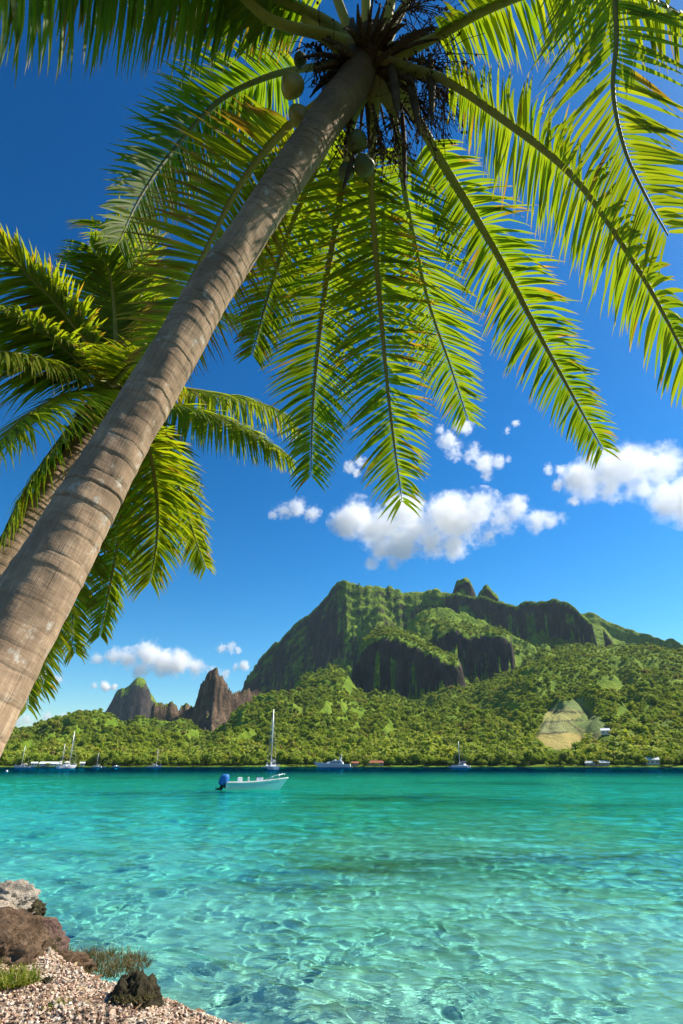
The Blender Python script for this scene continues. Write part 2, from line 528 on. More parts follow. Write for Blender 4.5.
iv = np.arange(NR * NAZ).reshape(NR, NAZ)
quads = np.stack([iv[:-1, :-1], iv[:-1, 1:], iv[1:, 1:], iv[1:, :-1]], -1).reshape(-1, 4)
hm = N('hill_cover')
P = hm.pos()
geo = hm.n('ShaderNodeNewGeometry')
sep = hm.n('ShaderNodeSeparateXYZ'); hm.nt.links.new(geo.outputs['Normal'], sep.inputs[0])
nz = sep.outputs['Z']
n1 = hm.noise(P, .02, 6, .6)
n2 = hm.noise(P, .09, 5, .6)
n3 = hm.noise(hm.scale(P, (1, 1, .35)), .05, 6, .65)
rock = hm.ramp(n3, [(.28, (.016, .014, .014)), (.48, (.045, .036, .030)), (.62, (.085, .062, .045)), (.78, (.13, .095, .065))])
scrub = hm.ramp(n2, [(.28, (.035, .08, .008)), (.5, (.12, .205, .013)), (.72, (.25, .33, .024))])
grassy = hm.ramp(n1, [(.35, (.09, .165, .014)), (.6, (.20, .285, .024)), (.75, (.30, .34, .05))])
veg = hm.mix(hm.ramp(n1, [(.42, 0.0), (.58, 1.0)]), scrub, grassy)
sl = hm.math('ADD', nz, hm.math('MULTIPLY', hm.math('SUBTRACT', n2, .5), .55))
bare = hm.attr('bare', 'Fac')
steep = hm.ramp(hm.math('SUBTRACT', sl, hm.math('MULTIPLY', bare, .32)), [(.16, 1.0), (.34, 0.0)])
bare_n = hm.math('MULTIPLY', bare, .5)
brown = hm.ramp(n3, [(.28, (.035, .026, .02)), (.48, (.11, .075, .05)), (.65, (.22, .145, .095)), (.8, (.33, .24, .16))])
rock = hm.mix(hm.ramp(bare_n, [(.46, 0.0), (.9, 1.0)]), rock, brown)
colr = hm.mix(steep, veg, rock)
colr = hm.mix(hm.attr('field', 'Fac'), colr, hm.attr('field_colour'))
bh = hm.math('ADD', hm.noise(P, .12, 8, .65), hm.math('MULTIPLY', hm.noise(hm.scale(P, (1, 1, .3)), .06, 6, .7), 1.2))
hill_mat = hm.surf(hm.pbr(colr, .9, .1, hm.bump(bh, .9, 7.0)))
me = mesh_np('hills', np.stack([XX, YY, ZZ], -1).reshape(-1, 3), quads, True, {'bare': BARE.ravel(), 'field': fmask.ravel(), 'field_colour': fc.reshape(-1, 3)})
hills = structure(link('hills', me, hill_mat))
# ------------------------------------------------------------------ forest: leaf-clump crowns, instanced over the slopes
def leaf_mat(name, stops, sat=1.0):
    n = N(name)
    r = n.n('ShaderNodeObjectInfo').outputs['Random']
    spot = n.noise(n.scale(n.pos(), (1, 1, 0)), .011, 4, .6)
    r = n.math('ADD', n.math('MULTIPLY', r, .75), n.math('MULTIPLY', n.math('SUBTRACT', spot, .33), 1.1), clamp=True)
    base = n.ramp(r, stops)
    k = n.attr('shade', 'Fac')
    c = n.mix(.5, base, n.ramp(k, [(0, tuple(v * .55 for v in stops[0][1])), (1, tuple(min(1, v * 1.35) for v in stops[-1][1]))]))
    p = n.pbr(c, .75, .15)
    t = n.n('ShaderNodeBsdfTranslucent'); n.set(t.inputs[0], n.mix(1.0, c, (1.5, 1.45, .5), 'MULTIPLY'))
    m = n.n('ShaderNodeMixShader'); m.inputs[0].default_value = .36
    n.nt.links.new(p, m.inputs[1]); n.nt.links.new(t.outputs[0], m.inputs[2])
    return n.surf(m.outputs[0])

FOREST_MAT = leaf_mat('forest_leaves', [(0.0, (.05, .105, .010)), (.22, (.13, .25, .013)), (.42, (.26, .43, .016)), (.6, (.40, .53, .02)), (.78, (.20, .37, .018)), (.9, (.44, .49, .03)), (1.0, (.30, .26, .07))])
BARK_MAT = simple('bark', (.16, .12, .085), .9, .1, var=.3, scale=3)

def crown_mesh(name, seed, nclump=7, nleaf=170, size=.30, flat=.75, core=True):
    """leaf clumps spread through a lumpy crown of radius about 1, base near z=0"""
    r = np.random.default_rng(seed)
    cen = []
    for i in range(nclump):
        a = r.uniform(0, 6.28); d = r.uniform(.15, .62) if i else 0
        cen.append((d * math.cos(a), d * math.sin(a), flat * (r.uniform(.45, 1.15) if i else .9), r.uniform(.36, .56)))
    V, Q, S = [], [], []
    for i in range(nleaf):
        c = cen[r.integers(nclump)]
        n = r.normal(size=3); n /= np.linalg.norm(n)
        if n[2] < -.5: n[2] *= -1
        p = np.array(c[:3]) + n * np.array([1, 1, .85]) * c[3] * r.uniform(.75, 1.12)
        nn = n + r.normal(size=3) * .45; nn /= np.linalg.norm(nn)
        u = np.cross(nn, r.normal(size=3)); u /= np.linalg.norm(u); w = np.cross(nn, u)
        s = size * r.uniform(.55, 1.15)
        b = len(V)
        V += [p - u * s * .5 - w * s * .35, p + u * s * .55 - w * s * .25, p + u * s * .4 + w * s * .45, p - u * s * .35 + w * s * .4]
        Q.append((b, b + 1, b + 2, b + 3))
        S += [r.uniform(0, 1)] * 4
    faces = [np.array(Q)]
    V = list(V)
    if core:
        Vi, Ti = ICO[1]
        T = []
        for c in cen:
            b = len(V)
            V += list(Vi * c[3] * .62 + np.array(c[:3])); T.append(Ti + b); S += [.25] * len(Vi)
        faces.append(np.concatenate(T))
    return mesh_np(name, np.array(V), faces, False, {'shade': np.array(S)})

# where a tree would be seen from the beach (with a margin for steps to the side)
EL = np.degrees(np.arctan2(ZZ - CAM_Z, RR))
RUN = np.maximum.accumulate(EL, axis=0)
VIS = EL > np.roll(RUN, 1, axis=0) - .55
CURV = ZZ
def sample_terrain(a, r):
    ai = np.clip(((a - AZ0) / (AZ1 - AZ0) * (NAZ - 1)).astype(int), 0, NAZ - 1)
    ri = np.clip(np.searchsorted(RS, r) , 1, NR - 1)
    t = (r - RS[ri - 1]) / (RS[ri] - RS[ri - 1])
    z = ZZ[ri - 1, ai] * (1 - t) + ZZ[ri, ai] * t
    return z, ri, ai
nc = 150000
a = RNG.uniform(AZ0 + .01, AZ1 - .01, nc)
r = 560 + (2350 - 560) * RNG.uniform(0, 1, nc) ** 1.25
z, ri, ai = sample_terrain(a, r)
SL = SLOPE[ri, ai]
px, py = PX[ri, ai], PY[ri, ai]
dens = noise2(r * np.sin(a) / 85, r * np.cos(a) / 85, 77)
fr_ = np.zeros(nc, bool)
for k in range(0, 9): fr_ |= FIELD[np.clip(ri + k, 0, NR - 1), ai]
keep = VIS[ri, ai] & (SL < 1.15) & ~fr_ & (z > 1.0)
keep &= ~(MEADOW[ri, ai] & (RNG.uniform(0, 1, nc) < .75))
keep &= RNG.uniform(0, 1, nc) < np.clip(1.0 + dens * .8 - .30 * smooth01(25, 110, z) - smooth01(1500, 2300, r) * .55, .15, 1)
keep &= np.degrees(np.abs(a)) < 44
keep &= (BARE[ri, ai] < 1.5)
# a few tracks and openings
a, r, z = a[keep], r[keep], z[keep]
nt_ = len(a)
big = RNG.uniform(0, 1, nt_)
sc_ = (1.9 + 3.0 * big ** 2.2) * (1 + .25 * smooth01(900, 2000, r)) * np.where(z > 420, .55, 1) * np.where(RNG.uniform(0, 1, nt_) < .07, 1.6, 1)
FP = np.stack([r * np.sin(a), r * np.cos(a), z - sc_ * .15], -1)
print('forest trees', nt_)
fme = bpy.data.meshes.new('forest')
fme.vertices.add(nt_); fme.vertices.foreach_set('co', FP.astype(np.float32).ravel())
at = fme.attributes.new('tree_scale', 'FLOAT_VECTOR', 'POINT')
at.data.foreach_set('vector', np.stack([sc_, sc_, sc_ * RNG.uniform(.8, 1.3, nt_)], -1).astype(np.float32).ravel())
at = fme.attributes.new('tree_turn', 'FLOAT_VECTOR', 'POINT')
at.data.foreach_set('vector', np.stack([RNG.uniform(-.12, .12, nt_), RNG.uniform(-.12, .12, nt_), RNG.uniform(0, 6.28, nt_)], -1).astype(np.float32).ravel())
at = fme.attributes.new('tree_kind', 'INT', 'POINT')
at.data.foreach_set('value', np.where((RNG.uniform(0, 1, nt_) < .10 * (1 - smooth01(620, 900, r))), 6, RNG.integers(0, 6, nt_)).astype(np.int32))
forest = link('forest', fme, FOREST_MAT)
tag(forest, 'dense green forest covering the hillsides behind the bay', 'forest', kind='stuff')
fcol = bpy.data.collections.new('forest_crowns')
for i in range(6):
    cm = crown_mesh('forest_crown', 100 + i, nclump=6 + i % 3, nleaf=260, size=.26, flat=(.75, .95, .6, .85, 1.1, .7)[i])
    cm.materials.append(FOREST_MAT)
    fcol.objects.link(bpy.data.objects.new('forest_crown', cm))
# a far coconut palm, for the flat by the shore
V, Q, S = [], [], []
rr_ = np.random.default_rng(9)
for i in range(15):
    an = i * 2.4; el = rr_.uniform(-.2, 1.1); p = np.array([0, 0, 1.75]); d = np.array([math.cos(an) * math.cos(el), math.sin(an) * math.cos(el), math.sin(el)])
    sd = np.array([-math.sin(an), math.cos(an), 0]); b = len(V); sh = rr_.uniform()
    for k in range(6):
        w = .16 * math.sin(math.pi * (.18 + .8 * k / 5.0))
        V += [p - sd * w - np.array([0, 0, w * .7]), p, p + sd * w - np.array([0, 0, w * .7])]; S += [sh] * 3
        d = d + np.array([0, 0, -.30]); d = d / np.linalg.norm(d); p = p + d * .23
        if k: a_ = b + (k - 1) * 3; Q += [(a_, a_ + 1, a_ + 4, a_ + 3), (a_ + 1, a_ + 2, a_ + 5, a_ + 4)]
for k in range(6):
    a_ = k * math.pi / 3; b = len(V)
    V += [(.05 * math.cos(a_), .05 * math.sin(a_), -.3), (.05 * math.cos(a_ + 1.05), .05 * math.sin(a_ + 1.05), -.3), (.03 * math.cos(a_ + 1.05), .03 * math.sin(a_ + 1.05), 1.75), (.03 * math.cos(a_), .03 * math.sin(a_), 1.75)]; S += [0] * 4
    Q.append((b, b + 1, b + 2, b + 3))
cm = mesh_np('forest_palm', np.array(V), np.array(Q), True, {'shade': np.array(S)}); cm.materials.append(FOREST_MAT)
fcol.objects.link(bpy.data.objects.new('forest_palm', cm))
ng = bpy.data.node_groups.new('forest_scatter', 'GeometryNodeTree')
ng.interface.new_socket('Geometry', in_out='INPUT', socket_type='NodeSocketGeometry')
ng.interface.new_socket('Geometry', in_out='OUTPUT', socket_type='NodeSocketGeometry')
gi = ng.nodes.new('NodeGroupInput'); go = ng.nodes.new('NodeGroupOutput')
ci = ng.nodes.new('GeometryNodeCollectionInfo'); ci.inputs[0].default_value = fcol; ci.inputs[1].default_value = True; ci.inputs[2].default_value = True
ip = ng.nodes.new('GeometryNodeInstanceOnPoints'); ip.inputs['Pick Instance'].default_value = True
def nattr(nm, t):
    q = ng.nodes.new('GeometryNodeInputNamedAttribute'); q.data_type = t; q.inputs[0].default_value = nm
    return next(s for s in q.outputs if s.enabled and s.name == 'Attribute')
m2p = ng.nodes.new('GeometryNodeMeshToPoints')
ng.links.new(gi.outputs[0], m2p.inputs[0])
ng.links.new(m2p.outputs[0], ip.inputs['Points'])
ng.links.new(ci.outputs[0], ip.inputs['Instance'])
ng.links.new(nattr('tree_kind', 'INT'), ip.inputs['Instance Index'])
e2r = ng.nodes.new('FunctionNodeEulerToRotation'); ng.links.new(nattr('tree_turn', 'FLOAT_VECTOR'), e2r.inputs[0])
ng.links.new(e2r.outputs[0], ip.inputs['Rotation'])
ng.links.new(nattr('tree_scale', 'FLOAT_VECTOR'), ip.inputs['Scale'])
ng.links.new(ip.outputs[0], go.inputs[0])
forest.modifiers.new('scatter', 'NODES').node_group = ng

# ------------------------------------------------------------------ the trees along the far shore, one by one
shore_protos = []
for i in range(5):
    t = thing('shore_tree', 'leafy green tree in the dense band along the far shoreline', 'tree', (0, 0, 0), 0, 'trees along the far shoreline')
    cm = crown_mesh('crown', 200 + i, nclump=9 + i, nleaf=620, size=.19, flat=(.8, 1.0, .65, .9, .75)[i])
    cr = link('crown', cm, FOREST_MAT, t, (0, 0, .35))
    tb = MB()
    tb.tube([(0, 0, -.25), (.03, 0, .2), (.02, .03, .65)], [.07, .055, .04], 7)
    for q in range(4):
        an = q * 1.6 + i
        tb.tube([(.02, .02, .4 + .07 * q), (.3 * math.cos(an), .3 * math.sin(an), .8 + .06 * q)], [.035, .015], 5)
    link('trunk', tb.mesh('trunk', True), BARK_MAT, t)
    shore_protos.append(t)
for cr_ in ('x',):
    first = [True] * 5
    n_sh = 200
    for k in range(n_sh):
        az = math.radians(-33 + 66 * (k + RNG.uniform(-.35, .35)) / n_sh)
        rr = RNG.uniform(542, 570)
        zz, _, _ = sample_terrain(np.array([az]), np.array([rr]))
        q = int(RNG.integers(0, 5))
        o = shore_protos[q] if first[q] else copy_tree(shore_protos[q])
        first[q] = False
        s = RNG.uniform(2.4, 6.0) if rr > 549 else RNG.uniform(1.6, 3.6)
        o.location = (rr * math.sin(az), rr * math.cos(az), max(.6, float(zz[0])) )
        o.scale = (s, s, s * RNG.uniform(.8, 1.2))
        o.rotation_euler = (0, 0, RNG.uniform(0, 6.28))
# ------------------------------------------------------------------ lagoon: sea bed, and a water surface of real waves over it
def bank_edge(x, y):
    """signed distance-like value: > 0 on the beach bank at the viewer's left, < 0 out in the water"""
    ye = np.interp(x, [-8, -4.5, -2.51, -1.86, -1.35, -.685, .6, 3], [14, 9.0, 6.0, 5.3, 4.85, 4.35, 3.5, 1.8])
    return (ye - y) * .8 + .16 * fbm2(np.asarray(x) * 1.3, np.asarray(y) * 1.3, 3, 301)

def bed_z(x, y):
    r = np.hypot(x, y)
    b = bank_edge(x, y)
    d = .55 + .05 * np.clip(r - 5, 0, 30) + .02 * np.clip(r - 35, 0, 60) + .05 * np.clip(r - 95, 0, 200)
    d = d + .10 * fbm2(x / 2.3, y / 2.3, 4, 302) + .22 * fbm2(x / 9, y / 9, 3, 303) * smooth01(6, 20, r)
    z = -np.maximum(d, .15)
    up = smooth01(-1.25, .12, b)
    return z * (1 - up) - .35 * up

def polar(az_deg, naz, radii):
    A, R = np.meshgrid(np.radians(np.linspace(-az_deg, az_deg, naz)), radii)
    i = np.arange(len(radii) * naz).reshape(len(radii), naz)
    q = np.stack([i[:-1, :-1], i[:-1, 1:], i[1:, 1:], i[1:, :-1]], -1).reshape(-1, 4)
    return A, R, R * np.sin(A), R * np.cos(A), q

def radii(r0, r1, dmin, k):
    o = [r0]
    while o[-1] < r1: o.append(o[-1] + max(dmin, o[-1] * k))
    return np.array(o)

BR = radii(1.2, 560, .08, .012)
A, R, X, Y, Q = polar(75, 420, BR)
Z = bed_z(X, Y)
def patch_at(x, y, cx, cy, sx, sy):
    return np.exp(-((x - cx) / sx) ** 2 - ((y - cy) / sy) ** 2)
WEED = .25 * fbm2(X / 7, Y / 12, 3, 305)
for cx, cy, sx, sy, w in [(-1.2, 13.0, 2.6, 2.0, .55), (1.5, 13.6, 2.6, 1.8, .6), (-6, 16, 3, 1.5, .5), (3.0, 11.3, 1.5, .8, .5), (4.5, 41, 6, 6, .9), (9, 33, 6, 3, .5), (-14, 46, 7, 5, .8), (20, 70, 14, 10, .8), (-20, 110, 30, 20, .6), (6.5, 14.5, 2.5, 1.0, .4), (-3.4, 9.2, 1.5, .7, .35)]:
    WEED += w * patch_at(X, Y, cx, cy, sx, sy)
WEED -= .6 * (1 - smooth01(8.5, 12, R))
bm_ = N('sea_bed')
p = bm_.pos()
patch = bm_.noise(bm_.scale(p, (.16, .42, 1)), 1.0, 6, .62, .4)
big_ = bm_.noise(bm_.scale(p, (.010, .050, 1)), 1.0, 4, .6, .3)
fine = bm_.noise(p, 7.0, 6, .7)
sand = bm_.ramp(fine, [(.3, (.50, .48, .38)), (.7, (.76, .73, .58))])
weed = bm_.ramp(fine, [(.3, (.04, .055, .045)), (.7, (.17, .16, .10))])
fac = bm_.ramp(bm_.math('ADD', patch, bm_.math('MULTIPLY', bm_.attr('weed', 'Fac'), .30)), [(.54, 0.0), (.80, .85)])
c = bm_.mix(fac, sand, weed)
bed_mat = bm_.surf(bm_.pbr(c, .95, .05, bm_.bump(fine, .4, .03)))
bed = structure(link('sea_bed', mesh_np('sea_bed', np.stack([X, Y, Z], -1).reshape(-1, 3), Q, True, {'weed': WEED.ravel()}), bed_mat))
bed.cycles.is_caustics_receiver = True

WRNG = np.random.default_rng(23)
WAVES = []
for lam in np.geomspace(.11, 4.0, 80):
    th = math.radians(WRNG.normal(70, 48))
    WAVES.append((lam, th, WRNG.uniform(0, 6.28), .0026 * lam ** .72))
def wave_z(x, y, res):
    z = np.zeros_like(x)
    gust = .8 + .45 * fbm2(x / 6, y / 9, 3, 311)
    wx = x + .25 * fbm2(x / 1.3, y / 1.3, 2, 312); wy = y + .25 * fbm2(x / 1.3, y / 1.3, 2, 313)
    for lam, th, ph, a in WAVES:
        k = 2 * math.pi / lam
        fade = smooth01(2.2, 4.5, lam / res)
        s = np.sin(k * (wx * math.cos(th) + wy * math.sin(th)) + ph)
        z += a * fade * (s + .25 * np.cos(2 * np.arcsin(np.clip(s, -1, 1))))
    return z * gust
WR = radii(1.5, 700, .03, .005)
WR = np.r_[WR, 1200, 2400, 6000]
A, R, X, Y, Q = polar(75, 820, WR)
res = np.maximum(np.gradient(WR)[:, None] * np.ones_like(A), R * math.radians(150 / 820))
Z = wave_z(X, Y, np.maximum(res, .03))
depth = np.maximum(-bed_z(X, Y), .03)
depth = np.where(R > 500, 30, depth)
k = np.array([.80, .042, .098])
floor_ = np.array([.02, .07, .20])
# one way tint of the light through the depth of water it crosses
slant = depth * 1.15
T = np.exp(-slant[..., None] * k)
deep = smooth01(1.9, 7.5, depth)[..., None]
tt = floor_ + (1 - floor_) * T * T
tint = np.sqrt(np.clip(tt * (1 - deep) + np.array([.0, .16, .42]) * deep, 0, 1))
wm = N('lagoon_water')
p = wm.pos()
g = wm.n('ShaderNodeBsdfGlass'); g.inputs['IOR'].default_value = 1.33; g.inputs['Roughness'].default_value = 0.0
wm.nt.links.new(wm.attr('depth_tint'), g.inputs['Color'])
h1 = wm.noise(wm.scale(p, (1.0, 2.0, 1)), 1.4, 5, .6)
h2 = wm.noise(wm.scale(p, (.25, .6, 1)), 1.0, 4, .6)
far = wm.attr('open_water', 'Fac')
h3 = wm.noise(wm.scale(p, (.06, .12, 1)), 1.0, 5, .6)
hh = wm.math('ADD', h1, wm.math('MULTIPLY', h2, 1.5))
hh = wm.math('ADD', hh, wm.math('MULTIPLY', wm.math('MULTIPLY', h3, far), 9.0))
nb = wm.bump(hh, .30, .10)
wm.set(nb.node.inputs['Strength'], wm.math('MULTIPLY_ADD', far, .70, .28))
wm.set(nb.node.inputs['Distance'], wm.math('MULTIPLY_ADD', far, .75, .08))
wm.nt.links.new(nb, g.inputs['Normal'])
water_mat = wm.surf(g.outputs[0])
water = structure(link('water', mesh_np('water', np.stack([X, Y, Z], -1).reshape(-1, 3), Q, True, {'depth_tint': tint.reshape(-1, 3), 'open_water': smooth01(14, 140, R).ravel()}), water_mat))
water.cycles.is_caustics_caster = True
# ------------------------------------------------------------------ palms
def palm_leaf_material():
    n = N('palm_leaf')
    c = n.attr('leaf_colour')
    k = n.noise(n.obj(), 9.0, 3)
    c = n.mix(n.math('MULTIPLY', k, .5), c, n.mix(1.0, c, (.55, .62, .5), 'MULTIPLY'))
    p = n.pbr(c, .58, .22)
    t = n.n('ShaderNodeBsdfTranslucent')
    n.set(t.inputs[0], n.mix(1.0, c, (2.25, 2.35, .6), 'MULTIPLY'))
    m = n.n('ShaderNodeMixShader'); m.inputs[0].default_value = .50
    n.nt.links.new(p, m.inputs[1]); n.nt.links.new(t.outputs[0], m.inputs[2])
    return n.surf(m.outputs[0])
LEAF = palm_leaf_material()

def rachis_material():
    n = N('leaf_stalk')
    c = n.attr('leaf_colour')
    k = n.noise(n.scale(n.obj(), (6, 6, 6)), 3.0, 5, .6)
    c = n.mix(n.ramp(k, [(.52, 0.0), (.80, .55)]), c, (.13, .085, .035))
    return n.surf(n.pbr(c, .6, .15, n.bump(k, .2, .01)))
STALK = rachis_material()

def trunk_material(name, base, pale, dark):
    n = N(name)
    tc = n.n('ShaderNodeTexCoord')
    uv = tc.outputs['UV']
    p = n.obj()
    ring = n.attr('ring', 'Fac')
    grain = n.noise(n.scale(uv, (42, 5.0, 1)), 1.0, 5, .65, .2)
    crack = n.noise(n.scale(uv, (70, 3.2, 1)), 1.0, 3, .6, .3)
    cross = n.noise(n.scale(uv, (4, 30, 1)), 1.0, 4, .65, .3)
    blot = n.noise(p, 4.5, 6, .65)
    lich = n.noise(p, 13.0, 5, .7)
    c = n.ramp(grain, [(.15, tuple((u + v) / 2 for u, v in zip(dark, base))), (.5, base), (.82, pale)])
    c = n.mix(n.ramp(cross, [(.32, .38), (.52, 0.0)]), c, dark)
    c = n.mix(n.ramp(blot, [(.40, .65), (.58, 0.0)]), c, tuple(v * .5 for v in base))
    c = n.mix(n.ramp(lich, [(.60, 0.0), (.70, .75)]), c, (.55, .50, .42))
    c = n.mix(n.ramp(crack, [(.27, .7), (.34, 0.0)]), c, tuple(v * .45 for v in dark))
    c = n.mix(n.ramp(ring, [(.12, 0.0), (.7, .55)]), c, tuple(v * .30 for v in base))
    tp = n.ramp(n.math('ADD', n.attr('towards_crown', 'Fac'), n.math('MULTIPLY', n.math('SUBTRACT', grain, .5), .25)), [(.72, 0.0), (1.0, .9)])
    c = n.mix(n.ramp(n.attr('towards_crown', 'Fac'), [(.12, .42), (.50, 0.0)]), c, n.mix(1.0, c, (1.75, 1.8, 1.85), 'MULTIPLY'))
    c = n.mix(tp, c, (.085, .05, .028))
    h = n.math('ADD', n.math('MULTIPLY', grain, .7), n.math('MULTIPLY', n.ramp(crack, [(.28, 0.0), (.42, 1.0)]), .5))
    h = n.math('ADD', h, n.math('MULTIPLY', cross, .6))
    return n.surf(n.pbr(c, .88, .15, n.bump(h, .5, .010)))
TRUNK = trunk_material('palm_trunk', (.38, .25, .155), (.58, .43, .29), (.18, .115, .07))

def fibre_material():
    n = N('palm_fibre')
    k = n.noise(n.scale(n.obj(), (30, 30, 4)), 2.0, 6, .7)
    c = n.ramp(k, [(.3, (.03, .018, .010)), (.55, (.10, .06, .03)), (.8, (.20, .13, .065))])
    return n.surf(n.pbr(c, .9, .1, n.bump(k, .8, .02)))
FIBRE = fibre_material()
COCO = simple('coconut_husk', (.36, .27, .05), .45, .4, var=.45, scale=5, bump=.15)
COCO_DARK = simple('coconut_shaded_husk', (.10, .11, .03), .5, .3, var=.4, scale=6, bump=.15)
POD = simple('dry_flower_sheath', (.085, .055, .03), .8, .2, var=.4, scale=9, bump=.4)

UP = np.array([0, 0, 1.0])
def nrm(v): return v / (np.linalg.norm(v) + 1e-12)

def trunk_tube(cpts, seed, nring=1500, nside=56, ring0=.10, swell=1.0):
    """cpts: rows x y z radius; real leaf-scar ledges"""
    S = spline(cpts, nring)
    Pn, rad = S[:, :3], S[:, 3]
    L = np.r_[0, np.cumsum(np.linalg.norm(np.diff(Pn, axis=0), axis=1))]
    r = np.random.default_rng(seed)
    edges = [0]
    while edges[-1] < L[-1] + .2: edges.append(edges[-1] + ring0 * r.uniform(.55, 1.3) * (1 - .45 * edges[-1] / L[-1]))
    edges = np.array(edges)
    T = np.gradient(Pn, axis=0); T /= np.linalg.norm(T, axis=1)[:, None]
    ang = np.arange(nside) * 2 * math.pi / nside
    U = nrm(np.array([0, -1.0, 0]) - T[0] * T[0][1] * -1)
    V, ringv, uv = [], [], []
    for i in range(nring):
        U = nrm(U - T[i] * U.dot(T[i])); B = np.cross(T[i], U)
        wob = .012 * np.sin(ang + L[i] * 1.7) + .005 * np.sin(2 * ang + L[i] * 3.1) + .006 * noise2(np.cos(ang) * 3 + 9, np.sin(ang) * 3 + L[i] * 5, seed + 21)
        l = L[i] + wob
        j = np.searchsorted(edges, l) - 1
        j = np.clip(j, 0, len(edges) - 2)
        f = (l - edges[j]) / (edges[j + 1] - edges[j])
        strength = _h(j.astype(np.int64), np.full(nside, seed, np.int64)) ** 2 * 1.1 + .15
        step = (1 - f) * .006 * strength
        groove = np.exp(-((f - .05) / .065) ** 2) + np.exp(-((f - 1.0) / .045) ** 2)
        nn = .010 * noise2(np.cos(ang) * 1.3 + 5, L[i] * 2.0 + np.sin(ang) * 1.3, seed) + .003 * noise2(ang * 3, np.full(nside, L[i] * 14), seed + 3)
        rr = rad[i] + (step - .004 * groove * strength + nn) * swell
        V.append(Pn[i] + rr[:, None] * (np.cos(ang)[:, None] * U + np.sin(ang)[:, None] * B))
        ringv.append(groove * strength * (.55 + .6 * noise2(ang * 1.5, np.full(nside, L[i] * 9.0), seed + 8)))
        a2 = np.where(ang > math.pi, 2 * math.pi - ang, ang)
        uv.append(np.stack([a2 / math.pi * .8, np.full(nside, L[i])], 1))
    i0 = np.arange(nring - 1)[:, None] * nside + np.arange(nside)[None]
    i1 = np.arange(nring - 1)[:, None] * nside + (np.arange(nside)[None] + 1) % nside
    Q = np.stack([i0, i1, i1 + nside, i0 + nside], -1).reshape(-1, 4)
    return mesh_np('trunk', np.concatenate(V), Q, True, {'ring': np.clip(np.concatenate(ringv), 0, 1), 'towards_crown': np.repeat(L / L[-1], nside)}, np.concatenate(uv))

GREEN = np.array([.105, .170, .012]); YEL = np.array([.24, .235, .016]); BROWN = np.array([.26, .13, .035]); DARKG = np.array([.045, .092, .010])

